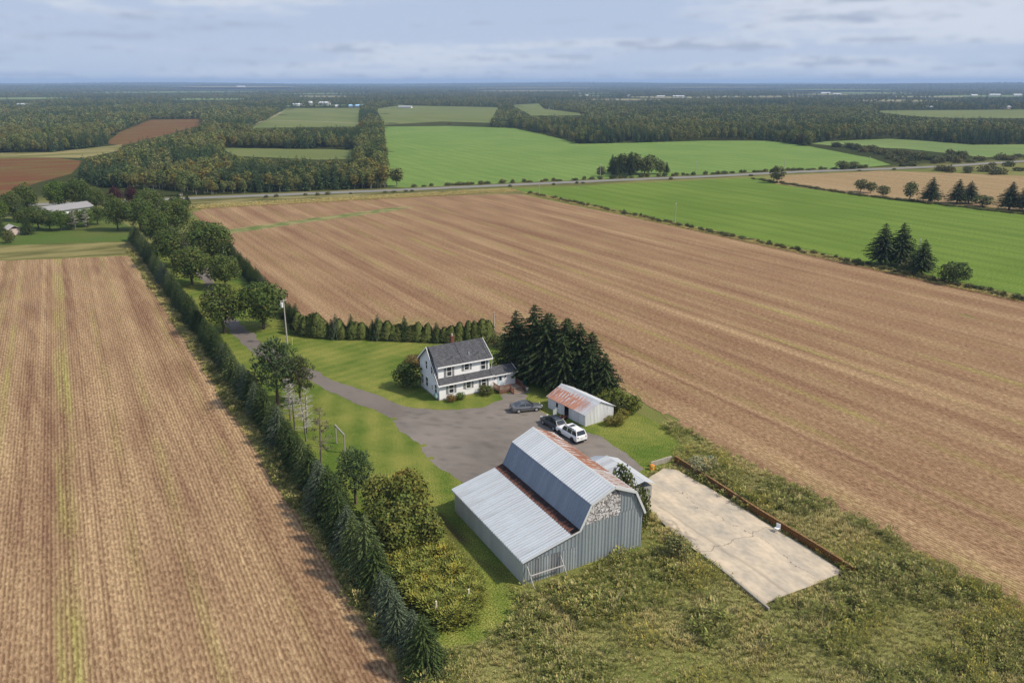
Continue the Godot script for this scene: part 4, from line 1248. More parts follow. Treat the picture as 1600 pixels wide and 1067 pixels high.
func barn() -> void:
	var o := thing("barn", "large grey metal barn with gambrel roof and long lean-to", "barn", V(34.91, 0, -56.89), -0.036)
	var metal := painted("galvanised", noise_tex(31, 0.07, Color(0.86, 0.86, 0.86), Color(1, 1, 1), 256, 4), 0.48, 0.5)
	metal.metallic = 0.25
	metal.uv1_triplanar = true
	metal.uv1_scale = V(0.5, 0.5, 0.5)
	var rustm := painted("rusty_sheet", null, 0.85, 0.3)
	var L := 16.06
	var near := 0.28
	var rust := lin(0.30, 0.115, 0.055)
	var run := V(0, 0, -(L + 2 * near))
	# lean-to roof: pale sheets with faint rust spots, then the rusted top band
	var pale := []
	for i in 3:
		pale.append([lin(0.56, 0.61, 0.65) * (0.93 + 0.04 * i), 0.15, 0.12, lin(0.25, 0.14, 0.09), 9.0])
	var a := V(-0.24, 2.83, near)
	var c := V(6.38, 4.43, near)
	var m := a.lerp(c, 0.85)
	roof_slope(o, "lean_to_roof_sheet", a, m, run, 0.78, 2, 12, pale, metal, steel, 0.03)
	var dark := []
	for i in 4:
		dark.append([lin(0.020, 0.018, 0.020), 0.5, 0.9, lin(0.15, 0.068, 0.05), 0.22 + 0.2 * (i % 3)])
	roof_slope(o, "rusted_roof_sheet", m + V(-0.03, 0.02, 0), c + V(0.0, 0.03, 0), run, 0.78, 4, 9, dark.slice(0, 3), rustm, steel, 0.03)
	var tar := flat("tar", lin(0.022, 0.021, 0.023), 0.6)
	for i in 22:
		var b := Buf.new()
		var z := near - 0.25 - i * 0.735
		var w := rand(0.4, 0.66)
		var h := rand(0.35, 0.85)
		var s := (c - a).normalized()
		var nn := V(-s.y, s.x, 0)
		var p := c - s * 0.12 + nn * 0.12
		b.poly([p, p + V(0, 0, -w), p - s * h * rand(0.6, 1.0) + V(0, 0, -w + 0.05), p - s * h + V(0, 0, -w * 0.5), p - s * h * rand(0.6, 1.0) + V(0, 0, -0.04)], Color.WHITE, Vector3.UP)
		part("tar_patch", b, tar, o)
	# gambrel slopes
	var blue := [[lin(0.225, 0.275, 0.345), 0.10, 0.02, rust, 9.0], [lin(0.24, 0.29, 0.36), 0.10, 0.02, rust, 9.0], [lin(0.21, 0.26, 0.33), 0.10, 0.04, rust, 9.0]]
	roof_slope(o, "steep_roof_sheet", V(6.40, 4.45, near), V(7.69, 7.0, near), run, 0.82, 2, 6, blue, metal, steel, 0.05)
	var white := [[lin(0.58, 0.61, 0.64), 0.07, 0.0, rust, 9.0], [lin(0.60, 0.63, 0.66), 0.07, 0.0, rust, 9.0], [lin(0.56, 0.59, 0.62), 0.07, 0.02, rust, 9.0]]
	roof_slope(o, "upper_roof_sheet", V(7.64, 6.97, near), V(10.45, 8.24, near), run, 0.82, 2, 6, white, metal, steel, 0.06)
	var gb := lin(0.42, 0.45, 0.47)
	var tones := []
	for i in 8:
		tones.append([gb, 0.12, [1.3, 1.3, 1.4, 1.4, 1.1, 0.35, 0.5, 0.25][i], rust * 0.82, 9.0])
	roof_slope(o, "upper_roof_sheet", V(13.25, 6.97, near), V(10.45, 8.22, near), run, 0.82, 2, 6, tones, metal, steel, 0.06)
	roof_slope(o, "steep_roof_sheet", V(14.53, 4.22, near), V(13.2, 7.0, near), run, 0.82, 4, 5, blue, metal, steel)
	# ridge cap and rake boards
	var trim := flat("grey_trim", lin(0.52, 0.54, 0.55), 0.6)
	var b := Buf.new()
	b.poly([V(10.2, 8.17, near), V(10.45, 8.31, near), V(10.45, 8.31, -L - near), V(10.2, 8.17, -L - near)], Color.WHITE, Vector3.UP)
	b.poly([V(10.7, 8.17, near), V(10.45, 8.31, near), V(10.45, 8.31, -L - near), V(10.7, 8.17, -L - near)], Color.WHITE, Vector3.UP)
	part("ridge_cap", b, trim, o)
	var prof := [V(-0.24, 2.83, 0), V(6.38, 4.43, 0), V(7.69, 7.0, 0), V(10.45, 8.23, 0), V(13.2, 7.0, 0), V(14.53, 4.22, 0)]
	for i in 5:
		b = Buf.new()
		b.bar(prof[i] + V(0, -0.07, near + 0.02), prof[i + 1] + V(0, -0.07, near + 0.02), 0.04, 0.24 if i > 0 else 0.16)
		part("rake_board", b, trim, o)
	b = Buf.new()
	b.bar(V(-0.26, 2.75, near), V(-0.26, 2.75, -L - near), 0.05, 0.16)
	part("eave_board", b, trim, o)
	# walls
	var low := func(x): return 0.0 if x < 8.0 else -0.0
	var greys := [lin(0.33, 0.375, 0.41), lin(0.35, 0.40, 0.43), lin(0.30, 0.345, 0.385)]
	var brights := [lin(0.40, 0.44, 0.47), lin(0.26, 0.27, 0.29), lin(0.33, 0.37, 0.39), lin(0.245, 0.265, 0.29)]
	wall_sheets(o, "gable_wall_sheet", 0.0, 6.2, 0.62, 0.0, 1.0, func(x): return minf(barn_top(x), 2.55), low, brights, metal, 2)
	wall_sheets(o, "gable_wall_sheet", 0.0, 6.2, 0.9, 0.004, 1.0, barn_top, func(x): return 2.55, greys, metal, 2)
	wall_sheets(o, "gable_wall_sheet", 6.2, 14.35, 0.82, 0.0, 1.0, func(x): return minf(barn_top(x), 4.75 + (x - 6.4) * 0.03), low, greys, metal, 2)
	wall_sheets(o, "gable_wall_sheet", 11.3, 14.4, 0.78, 0.006, 1.0, barn_top, func(x): return minf(4.75 + (x - 6.4) * 0.03, barn_top(x) - 0.02), greys, metal, 2)
	# weathered shingles showing in the gable
	b = Buf.new()
	b.poly([V(6.5, 4.7, -0.03), V(11.4, 4.7, -0.03), V(11.4, barn_top(11.4), -0.03), V(10.45, barn_top(10.45), -0.03), V(7.7, barn_top(7.7), -0.03)], lin(0.16, 0.14, 0.12), V(0, 0, 1))
	part("shingle_backing", b, rustm, o)
	b = Buf.new()
	var y := 4.72
	var row := 0
	while y < 8.1:
		var x := 6.3 + (row % 2) * 0.08
		while x < 11.36:
			var w := rand(0.11, 0.19)
			var tp := minf(minf(barn_top(x), barn_top(x + w)), 99.0)
			if y + 0.10 < tp and rng.randf() > 0.03:
				var s := rng.randf()
				var col := lin(0.60, 0.59, 0.59).lerp(lin(0.13, 0.12, 0.115), s if s < 0.6 else 0.9)
				var hh := 0.19 * rand(0.85, 1.1)
				b.poly([V(x, y, 0.03 + rand(0, 0.015)), V(x + w - 0.012, y, 0.03 + rand(0, 0.015)), V(x + w - 0.012, minf(y + hh, tp), 0.0), V(x, minf(y + hh, tp), 0.0)], col, V(0, 0, 1))
			x += w
		y += 0.145
		row += 1
	stuff(part("shingle_cladding", b, rustm, o))
	# side, end and lean-to walls
	wall_sheets_side(o, "side_wall_sheet", -0.0, 2.78, L, -1.0, [lin(0.62, 0.635, 0.63), lin(0.58, 0.595, 0.59), lin(0.64, 0.65, 0.645)], metal)
	wall_sheets_side(o, "side_wall_sheet", 14.4, 4.25, L, 1.0, greys, metal)
	wall_sheets(o, "end_wall_sheet", 0.0, 14.4, 0.9, -L, -1.0, barn_top, low, greys, metal, 3)

func wall_sheets_side(parent: Node, called: String, x: float, h: float, L: float, out: float, cols: Array, mat: Material) -> void:
	var n := int(L / 0.85)
	var w := L / n
	for i in n:
		var b := Buf.new()
		var base: Color = shade_of(cols[rng.randi() % cols.size()], 0.05)
		for j in 9:
			var z0 := -w * i - w * j / 9
			var z1 := -w * i - w * (j + 1) / 9
			var d0 := (0.025 if j % 3 == 2 else 0.0) * out
			var d1 := (0.025 if j % 3 == 1 else 0.0) * out
			b.poly([V(x + d0, 0, z0), V(x + d1, 0, z1), V(x + d1, h, z1), V(x + d0, h, z0)], shade_of(base, 0.03), V(out, 0, 0))
		part(called, b, mat, parent)

func annex() -> void:
	var o := thing("barn_annex", "low grey metal-roofed annex tucked behind the barn", "outbuilding", V(50.0, 0, -65.0), -0.036)
	var metal: Material = mats["galvanised"]
	var tone := [[lin(0.44, 0.48, 0.52), 0.1, 0.05, lin(0.28, 0.12, 0.07), 9.0], [lin(0.40, 0.44, 0.48), 0.1, 0.12, lin(0.28, 0.12, 0.07), 9.0], [lin(0.47, 0.5, 0.53), 0.1, 0.02, lin(0.28, 0.12, 0.07), 9.0]]
	roof_slope(o, "roof_sheet", V(0.9, 1.9, 1.3), V(5.6, 2.75, 1.3), V(0, 0, -7.6), 0.8, 3, 4, tone, metal, steel)
	roof_slope(o, "roof_sheet", V(7.2, 2.1, 1.3), V(5.6, 2.75, 1.3), V(0, 0, -7.6), 0.8, 3, 4, [tone[2]], metal, steel)
	var b := Buf.new()
	b.poly([V(0.9, 1.9, -6.3), V(5.6, 2.75, -6.3), V(5.2, 2.0, -8.3), V(1.0, 1.75, -8.3)], lin(0.42, 0.46, 0.52), Vector3.UP)
	b.poly([V(7.2, 2.1, -6.3), V(5.6, 2.75, -6.3), V(5.2, 2.0, -8.3)], lin(0.50, 0.53, 0.56), Vector3.UP)
	part("hip_roof", b, metal, o)
	b = Buf.new()
	b.box(V(0.95, 0, -8.1), V(6.9, 1.8, 1.1), lin(0.36, 0.37, 0.37))
	part("wall", b, metal, o)

func window(parent: Node, at: Vector3, w: float, h: float, turn: float, sash := true) -> void:
	var n := Node3D.new()
	n.name = "window"
	n.position = at
	n.rotation.y = turn
	parent.add_child(n, true)
	var white := flat("window_white", lin(0.78, 0.78, 0.77), 0.5)
	var b := Buf.new()
	for s in [-1, 1]:
		b.box(V(s * w / 2 - 0.05, 0, 0.0), V(s * w / 2 + 0.05, h, 0.06))
	b.box(V(-w / 2 - 0.05, h, 0), V(w / 2 + 0.05, h + 0.08, 0.07))
	b.box(V(-w / 2 - 0.08, -0.07, 0), V(w / 2 + 0.08, 0.0, 0.09))
	part("frame", b, white, n)
	b = Buf.new()
	b.box(V(-w / 2, 0, 0.01), V(w / 2, h, 0.022))
	part("pane", b, flat("window_glass", lin(0.03, 0.034, 0.04), 0.08, 0.6), n)
	if sash:
		b = Buf.new()
		b.box(V(-w / 2, h / 2 - 0.03, 0.022), V(w / 2, h / 2 + 0.03, 0.045))
		part("sash_rail", b, white, n)

func house() -> void:
	var o := thing("farmhouse", "white two-storey farmhouse with charcoal shingle roof and grey shutters", "house", V(48.46, 0, -104.05), -0.02)
	var clap := flat("white_siding", lin(0.76, 0.765, 0.775), 0.6)
	var im := Image.create(8, 64, false, Image.FORMAT_RGB8)
	for y in 64:
		for x in 8:
			var t := (y % 16) / 15.0
			im.set_pixel(x, y, Color(t, t, t))
	clap.heightmap_enabled = true
	clap.heightmap_texture = ImageTexture.create_from_image(im)
	clap.heightmap_scale = 2.0
	clap.uv1_triplanar = true
	clap.uv1_scale = V(1, 2.0, 1)
	var shingle := flat("roof_shingle", lin(1, 1, 1), 0.95, 0.2)
	var si := Image.create(256, 256, false, Image.FORMAT_RGB8)
	for y in range(0, 256, 8):
		for x in range(0, 256, 16):
			var t := rand(0.05, 0.105)
			si.fill_rect(Rect2i(x + (8 if (y / 8) % 2 else 0) - 8, y, 16, 8), lin(t, t * 1.02, t * 1.12).linear_to_srgb())
			si.fill_rect(Rect2i(x, y + 7, 16, 1), lin(0.035, 0.036, 0.04).linear_to_srgb())
	shingle.albedo_texture = ImageTexture.create_from_image(si)
	shingle.uv1_triplanar = true
	shingle.uv1_scale = V(0.22, 0.22, 0.22)
	var white := flat("white_trim", lin(0.80, 0.80, 0.80), 0.5)
	var W := 9.3
	var D := 7.3
	var zr := -3.9
	var yr := 7.75
	# ground floor and gables: steep main roof, long dormer in front
	var b := Buf.new()
	b.poly([V(0, 0, 0), V(W, 0, 0), V(W, 2.8, 0), V(0, 2.8, 0)], Color.WHITE, V(0, 0, 1))
	b.poly([V(0, 0, -D), V(W, 0, -D), V(W, 5.0, -D), V(0, 5.0, -D)], Color.WHITE, V(0, 0, -1))
	for x in [0.0, W]:
		b.poly([V(x, 0, 0), V(x, 0, -D), V(x, 5.0, -D), V(x, yr - 0.1, zr), V(x, 2.8, 0)], Color.WHITE, V(-1 if x == 0 else 1, 0, 0))
	part("wall", b, clap, o)
	b = Buf.new()
	var dz := -0.75
	b.poly([V(0.25, 2.9, dz), V(W - 0.1, 2.9, dz), V(W - 0.1, 5.25, dz), V(0.25, 5.25, dz)], Color.WHITE, V(0, 0, 1))
	for x in [0.25, W - 0.1]:
		b.poly([V(x, 2.9, dz), V(x, 5.3, dz), V(x, yr - 0.15, zr), V(x, 5.2, zr)], Color.WHITE, V(-1 if x < 1 else 1, 0, 0))
	part("dormer_wall", b, clap, o)
	var e := 0.3
	var roof := slab([V(0.0, 5.32, dz + 0.42), V(W + e, 5.32, dz + 0.42), V(W + e, yr, zr), V(0.0, yr, zr)], 0.1, shingle, "roof", o)
	slab([V(-e, 4.75, -D - 0.45), V(W + e, 4.75, -D - 0.45), V(W + e, yr, zr), V(-e, yr, zr)], 0.1, shingle, "back_roof", o)
	slab([V(-e, 2.62, 0.42), V(W + 0.2, 2.62, 0.42), V(W + 0.2, 3.42, dz + 0.02), V(-e, 3.42, dz + 0.02)], 0.08, shingle, "pent_roof", o)
	for q in [[-e, 0.27]]:
		slab([V(q[0], 3.42, dz), V(q[1], 3.42, dz), V(q[1], yr - 0.03, zr), V(q[0], yr - 0.03, zr)], 0.08, shingle, "rake_strip", o)
	for s in [[V(0.0, 5.27, dz + 0.44), V(W + e, 5.27, dz + 0.44), 0.2], [V(-e, 2.56, 0.45), V(W + 0.2, 2.56, 0.45), 0.22], [V(-e - 0.02, 2.6, 0.42), V(-e - 0.02, yr - 0.06, zr), 0.18], [V(-e - 0.02, 4.72, -D - 0.45), V(-e - 0.02, yr - 0.06, zr), 0.2], [V(W + e + 0.02, 5.28, dz + 0.42), V(W + e + 0.02, yr - 0.05, zr), 0.18]]:
		b = Buf.new()
		b.bar(s[0], s[1], 0.05, s[2])
		part("fascia", b, white, o)
	# brick chimney and vent pipe on the ridge
	b = Buf.new()
	b.box(V(4.15, 7.2, zr - 0.75), V(4.7, 8.75, zr - 0.2), lin(0.24, 0.10, 0.07))
	b.box(V(4.1, 8.6, zr - 0.8), V(4.75, 8.72, zr - 0.15), lin(0.27, 0.12, 0.08))
	var ch := part("chimney", b, painted("brick", noise_tex(41, 0.2, Color(0.6, 0.6, 0.6), Color(1, 1, 1), 128), 0.9), roof)
	b = Buf.new()
	b.tube(V(4.42, 8.6, zr - 0.47), V(4.42, 9.1, zr - 0.47), 0.13, 0.11, lin(0.5, 0.48, 0.45), 8)
	part("flue", b, painted("bark", null), roof)
	b = Buf.new()
	b.tube(V(6.0, 5.9, -1.6), V(6.0, 6.6, -1.6), 0.06, 0.06, Color.WHITE, 8)
	part("vent_pipe", b, flat("pipe_grey", lin(0.55, 0.56, 0.57), 0.5), roof)
	# windows and shutters
	var grey := flat("shutter_grey", lin(0.22, 0.225, 0.22), 0.7)
	for q in [[2.05, 1.0, 0.85, 1.35, 0.0], [5.05, 1.25, 0.85, 1.1, 0.0], [7.75, 1.05, 0.85, 1.3, 0.0], [2.1, 3.55, 0.85, 1.5, dz], [5.15, 4.05, 0.85, 0.95, dz], [8.05, 3.6, 0.85, 1.45, dz]]:
		window(o, V(q[0], q[1], q[4]), q[2], q[3], 0.0)
		for s in [-1, 1]:
			if s < 0 and q[0] > 8.0:
				continue
			b = Buf.new()
			var cx: float = q[0] + s * (q[2] / 2 + 0.27)
			b.box(V(cx - 0.17, q[1] - 0.08, q[4] + 0.002), V(cx + 0.17, q[1] + q[3] + 0.06, q[4] + 0.045))
			for k in 6:
				b.box(V(cx - 0.13, q[1] + q[3] * k / 6.0, q[4] + 0.045), V(cx + 0.13, q[1] + q[3] * k / 6.0 + 0.1, q[4] + 0.06))
			part("shutter", b, grey, o)
	for q in [[-1.2, 0.9, 0.8, 1.4], [-2.6, 1.0, 0.5, 0.8], [-4.6, 0.95, 0.9, 1.5], [-6.3, 0.95, 0.7, 1.5], [-2.6, 3.7, 0.6, 1.2], [-4.6, 3.9, 0.7, 1.3]]:
		window(o, V(0, q[1], q[0]), q[2], q[3], -PI / 2)
	b = Buf.new()
	b.box(V(-0.55, 0.55, -0.9), V(-0.05, 1.1, -0.2))
	part("oil_tank_box", b, flat("box_teal", lin(0.25, 0.36, 0.36), 0.6), o)
	b = Buf.new()
	b.box(V(-0.05, -0.1, -D - 0.05), V(W + 0.05, 0.22, 0.03))
	part("foundation", b, flat("foundation_grey", lin(0.36, 0.35, 0.34), 0.9), o)
	b = Buf.new()
	b.tube(V(8.6, 0.1, 0.08), V(8.6, 2.5, 0.1), 0.05, 0.05, Color.WHITE, 6)
	b.tube(V(W + 0.25, 3.5, dz), V(W + 0.25, 5.2, dz + 0.3), 0.05, 0.05, Color.WHITE, 6)
	part("downspout", b, white, o)
	# kitchen ell
	var x0 := W
	var x1 := 13.55
	b = Buf.new()
	b.poly([V(x0 + 0.01, 0, 0.02), V(x1, 0, 0.02), V(x1, 2.5, 0.02), V(x0 + 0.01, 2.5, 0.02)], Color.WHITE, V(0, 0, 1))
	b.poly([V(x1, 0, 0.02), V(x1, 0, -3.8), V(x1, 2.5, -3.8), V(x1, 3.3, -1.9), V(x1, 2.5, 0.02)], Color.WHITE, V(1, 0, 0))
	b.poly([V(x0, 0, -3.8), V(x1, 0, -3.8), V(x1, 2.5, -3.8), V(x0, 2.5, -3.8)], Color.WHITE, V(0, 0, -1))
	part("ell_wall", b, clap, o)
	slab([V(x0 + 0.22, 2.5, 0.35), V(x1 + 0.3, 2.5, 0.35), V(x1 + 0.3, 3.32, -1.9), V(x0 + 0.22, 3.32, -1.9)], 0.08, shingle, "ell_roof", o)
	slab([V(x0 + 0.01, 2.4, -4.1), V(x1 + 0.3, 2.4, -4.1), V(x1 + 0.3, 3.32, -1.9), V(x0 + 0.01, 3.32, -1.9)], 0.08, shingle, "ell_roof", o)
	for s in [[V(x0 + 0.22, 2.46, 0.37), V(x1 + 0.32, 2.46, 0.37)], [V(x1 + 0.32, 2.48, 0.35), V(x1 + 0.32, 3.28, -1.9)]]:
		b = Buf.new()
		b.bar(s[0], s[1], 0.05, 0.16)
		part("fascia", b, white, o)
	b = Buf.new()
	b.box(V(10.3, 0.55, 0.03), V(11.2, 2.3, 0.08))
	var dr := part("door", b, flat("door_blue", lin(0.52, 0.62, 0.68), 0.5), o)
	b = Buf.new()
	b.box(V(10.52, 1.45, 0.08), V(10.98, 2.15, 0.09))
	part("pane", b, mats["window_glass"], dr)
	for x in [9.75, 11.65]:
		b = Buf.new()
		b.box(V(x - 0.07, 1.85, 0.03), V(x + 0.07, 2.1, 0.16))
		part("wall_lantern", b, flat("black_metal", lin(0.02, 0.02, 0.02), 0.5), o)
	# porch deck with rails and steps
	var wood := painted("porch_wood", noise_tex(43, 0.15, Color(0.7, 0.7, 0.7), Color(1, 1, 1), 128), 0.85)
	var red := lin(0.26, 0.125, 0.085)
	var tan := lin(0.40, 0.31, 0.235)
	var porch := thing("porch_deck", "weathered red-brown wooden porch with railings and steps by the side door", "porch", V(48.46, 0, -104.05), -0.02)
	for i in 14:
		b = Buf.new()
		b.box(V(9.4, 0.42, 0.14 + i * 0.15), V(13.5, 0.47, 0.275 + i * 0.15), jig(tan, 0.15))
		part("deck_board", b, wood, porch)
	b = Buf.new()
	b.box(V(9.4, 0.0, 2.05), V(11.35, 0.40, 2.22), red * 0.8)
	part("skirt_board", b, wood, porch)
	for i in 3:
		b = Buf.new()
		b.box(V(11.4, 0.0, 2.26 + i * 0.42), V(13.4, 0.34 - i * 0.12, 2.66 + i * 0.42), jig(tan, 0.1))
		part("step", b, wood, porch)
		b = Buf.new()
		b.box(V(11.4, 0.28 - i * 0.12, 2.665 + i * 0.42), V(13.4, 0.345 - i * 0.12, 2.69 + i * 0.42), red * 0.55)
		part("step_nosing", b, wood, porch)
	for s in [[V(9.4, 0, 2.2), V(11.35, 0, 2.2), 0.45], [V(9.4, 0, 0.3), V(9.4, 0, 2.2), 0.45], [V(13.5, 0, 0.2), V(13.5, 0, 2.2), 0.45], [V(11.35, 0, 2.3), V(11.35, 0, 3.4), 0.05], [V(13.5, 0, 2.3), V(13.5, 0, 3.4), 0.05]]:
		var r0: Vector3 = s[0] + V(0, s[2], 0)
		var r1: Vector3 = s[1] + V(0, s[2], 0)
		b = Buf.new()
		b.bar(r0 + V(0, 0.92, 0), r1 + V(0, 0.92, 0), 0.1, 0.06, red)
		b.bar(r0 + V(0, 0.12, 0), r1 + V(0, 0.12, 0), 0.06, 0.06, red)
		part("railing", b, wood, porch)
		var k := int(r0.distance_to(r1) / 0.16)
		for i in k + 1:
			b = Buf.new()
			var p := r0.lerp(r1, float(i) / k)
			var t := 0.05 if i > 0 and i < k else 0.09
			b.box(V(-t / 2, 0.02, -t / 2), V(t / 2, 0.9 if t < 0.08 else 1.05, t / 2), jig(red, 0.2), Basis(), p)
			part("baluster" if t < 0.08 else "post", b, wood, porch)
	# things beside the porch
	var bin := thing("waste_bin", "dark green wheeled waste bin beside the porch steps", "bin", V(62.9, 0.06, -102.4))
	b = Buf.new()
	b.box(V(-0.28, 0.05, -0.3), V(0.28, 0.95, 0.3))
	part("body", b, flat("bin_green", lin(0.02, 0.07, 0.05), 0.5), bin)
	b = Buf.new()
	b.box(V(-0.31, 0.95, -0.34), V(0.31, 1.03, 0.33))
	part("lid", b, flat("bin_lid", lin(0.025, 0.085, 0.06), 0.5), bin)
	var pot := thing("flower_pot", "small white flower pot at the foot of the porch steps", "pot", V(62.5, 0.06, -100.9))
	b = Buf.new()
	b.tube(V(0, 0, 0), V(0, 0.42, 0), 0.17, 0.25, Color.WHITE, 10)
	part("pot", b, flat("pot_white", lin(0.75, 0.75, 0.73), 0.5), pot)

func slab(q: Array, t: float, mat: Material, called: String, parent: Node) -> MeshInstance3D:
	var b := Buf.new()
	var n: Vector3 = (q[1] - q[0]).cross(q[3] - q[0]).normalized()
	if n.y < 0:
		n = -n
	var lo := []
	for p in q:
		lo.append(p - n * t)
	b.poly(q, Color.WHITE, n)
	b.poly(lo, Color.WHITE, -n)
	var mid: Vector3 = (q[0] + q[2]) / 2
	for i in 4:
		var j := (i + 1) % 4
		b.poly([q[i], q[j], lo[j], lo[i]], Color.WHITE, (q[i] + q[j]) / 2 - mid)
	return part(called, b, mat, parent)

func shed() -> void:
	var o := thing("shed", "small white shed with rust-streaked metal roof and open door", "shed", V(62.25, 0, -84.6), 0.09)
	var white := [lin(0.74, 0.75, 0.76), lin(0.78, 0.79, 0.80), lin(0.71, 0.72, 0.73)]
	var siding := painted("shed_siding", noise_tex(51, 0.1, Color(0.85, 0.85, 0.85), Color(1, 1, 1), 128), 0.7)
	var L := 8.6
	var W := 5.4
	var top := func(x): return 1.95 + (1.25 - absf(x - W / 2) / (W / 2) * 1.25)
	wall_sheets(o, "gable_board", 0.0, W, 0.6, 0.0, 1.0, top, func(x): return 0.0, white, siding, 2)
	wall_sheets(o, "gable_board", 0.0, W, 0.6, -L, -1.0, top, func(x): return 0.0, white, siding, 2)
	# front wall in pieces around the doorway and the window
	for s in [[0.0, 3.7], [4.75, L]]:
		var n := int((s[1] - s[0]) / 0.6)
		for i in n:
			var b := Buf.new()
			var z0: float = -lerpf(s[0], s[1], float(i) / n)
			var z1: float = -lerpf(s[0], s[1], float(i + 1) / n)
			b.box(V(-0.03 - 0.008 * (i % 2), 0, z1 + 0.008), V(0.05, 1.93, z0), shade_of(white[i % 3], 0.04))
			part("wall_board", b, siding, o)
	var b := Buf.new()
	b.box(V(-0.02, 1.75, -4.75), V(0.05, 1.93, -3.7), white[0])
	part("lintel", b, siding, o)
	b = Buf.new()
	b.box(V(W - 0.05, 0, -L), V(W + 0.03, 1.93, 0), white[0])
	part("back_wall", b, siding, o)
	b = Buf.new()
	b.box(V(0.06, 0.0, -L + 0.1), V(W - 0.1, 0.09, -0.1))
	part("floor", b, flat("shed_planks", lin(0.16, 0.12, 0.09), 0.9), o)
	b = Buf.new()
	b.box(V(-1.0, 0.06, -4.87), V(0.0, 1.75, -4.80), lin(0.36, 0.38, 0.37), Basis(Vector3.UP, 0.35))
	part("door", b, siding, o)
	window(o, V(-0.03, 0.85, -6.4), 0.7, 0.75, -PI / 2, false)
	var rust := lin(0.33, 0.115, 0.048)
	var tones := []
	for i in 9:
		tones.append([lin(0.40, 0.43, 0.47), 0.18, [0.2, 0.7, 1.8, 2.2, 2.4, 2.4, 2.2, 1.8, 1.2][i], rust, 0.72, 1])
	roof_slope(o, "roof_sheet", V(-0.28, 1.86, 0.2), V(W / 2, 3.27, 0.2), V(0, 0, -L - 0.4), 0.66, 2, 8, tones, painted("shed_roof", null, 0.6, 0.4), steel, 0.035)
	roof_slope(o, "roof_sheet", V(W + 0.28, 1.86, 0.2), V(W / 2, 3.27, 0.2), V(0, 0, -L - 0.4), 0.66, 2, 4, [tones[0], tones[1]], mats["shed_roof"], steel, 0.035)
	b = Buf.new()
	for s in [-1, 1]:
		b.poly([V(W / 2, 3.36, 0.22), V(W / 2 + s * 0.22, 3.22, 0.22), V(W / 2 + s * 0.22, 3.22, -L - 0.22), V(W / 2, 3.36, -L - 0.22)], Color.WHITE, Vector3.UP)
	part("ridge_cap", b, mats["grey_trim"], o)
	# a wooden cart tray lying by the door
	var t := thing("garden_cart", "small red-brown wooden cart lying by the shed door", "cart", V(60.9, 0.06, -88.3), 0.4)
	b = Buf.new()
	b.box(V(-0.6, 0.25, -0.35), V(0.6, 0.32, 0.35), lin(0.20, 0.09, 0.06))
	b.box(V(-0.6, 0.32, -0.38), V(0.6, 0.55, -0.34), lin(0.20, 0.09, 0.06))
	b.box(V(-0.6, 0.32, 0.34), V(0.6, 0.55, 0.38), lin(0.20, 0.09, 0.06))
	part("tray", b, siding, t)
	for s in [-1, 1]:
		b = Buf.new()
		b.tube(V(0.2, 0.22, s * 0.40), V(0.2, 0.22, s * 0.47), 0.22, 0.22, lin(0.02, 0.02, 0.02), 12)
		part("wheel", b, siding, t)

func bungalow() -> void:
	var o := thing("bungalow", "low white bungalow with grey roof among garden trees", "house", V(-1.0, 0, -328.0), 0.5)
	var clap: Material = mats["white_siding"]
	var roof := flat("grey_roof", lin(0.24, 0.235, 0.245), 0.9)
	var b := Buf.new()
	b.box(V(0, 0, -8), V(20, 3.0, 0))
	part("wall", b, clap, o)
	slab([V(-0.5, 2.9, 0.6), V(20.5, 2.9, 0.6), V(20.5, 4.5, -4), V(-0.5, 4.5, -4)], 0.12, roof, "roof", o)
	slab([V(-0.5, 2.9, -8.6), V(20.5, 2.9, -8.6), V(20.5, 4.5, -4), V(-0.5, 4.5, -4)], 0.12, roof, "roof", o)
	b = Buf.new()
	b.poly([V(20, 3, 0), V(20, 3, -8), V(20, 4.4, -4)], Color.WHITE, V(1, 0, 0))
	b.poly([V(0, 3, 0), V(0, 3, -8), V(0, 4.4, -4)], Color.WHITE, V(-1, 0, 0))
	part("gable", b, clap, o)
	for x in [3.0, 7.0, 12.0, 16.5]:
		window(o, V(x, 1.0, 0.0), 1.5, 1.2, 0.0)
	var g := thing("garden_shed", "small pinkish garden shed beside the bungalow garden", "shed", V(-9.4, 0, -303.2), 0.3)
	b = Buf.new()
	b.box(V(-1.7, 0, -2.2), V(1.7, 2.1, 2.2))
	part("wall", b, flat("shed_pink", lin(0.50, 0.40, 0.36), 0.8), g)
	for s in [-1, 1]:
		slab([V(s * 2.0, 2.0, 2.5), V(s * 2.0, 2.0, -2.5), V(0, 3.2, -2.5), V(0, 3.2, 2.5)], 0.1, flat("shed_roof_pale", lin(0.44, 0.41, 0.40), 0.9), "roof", g)

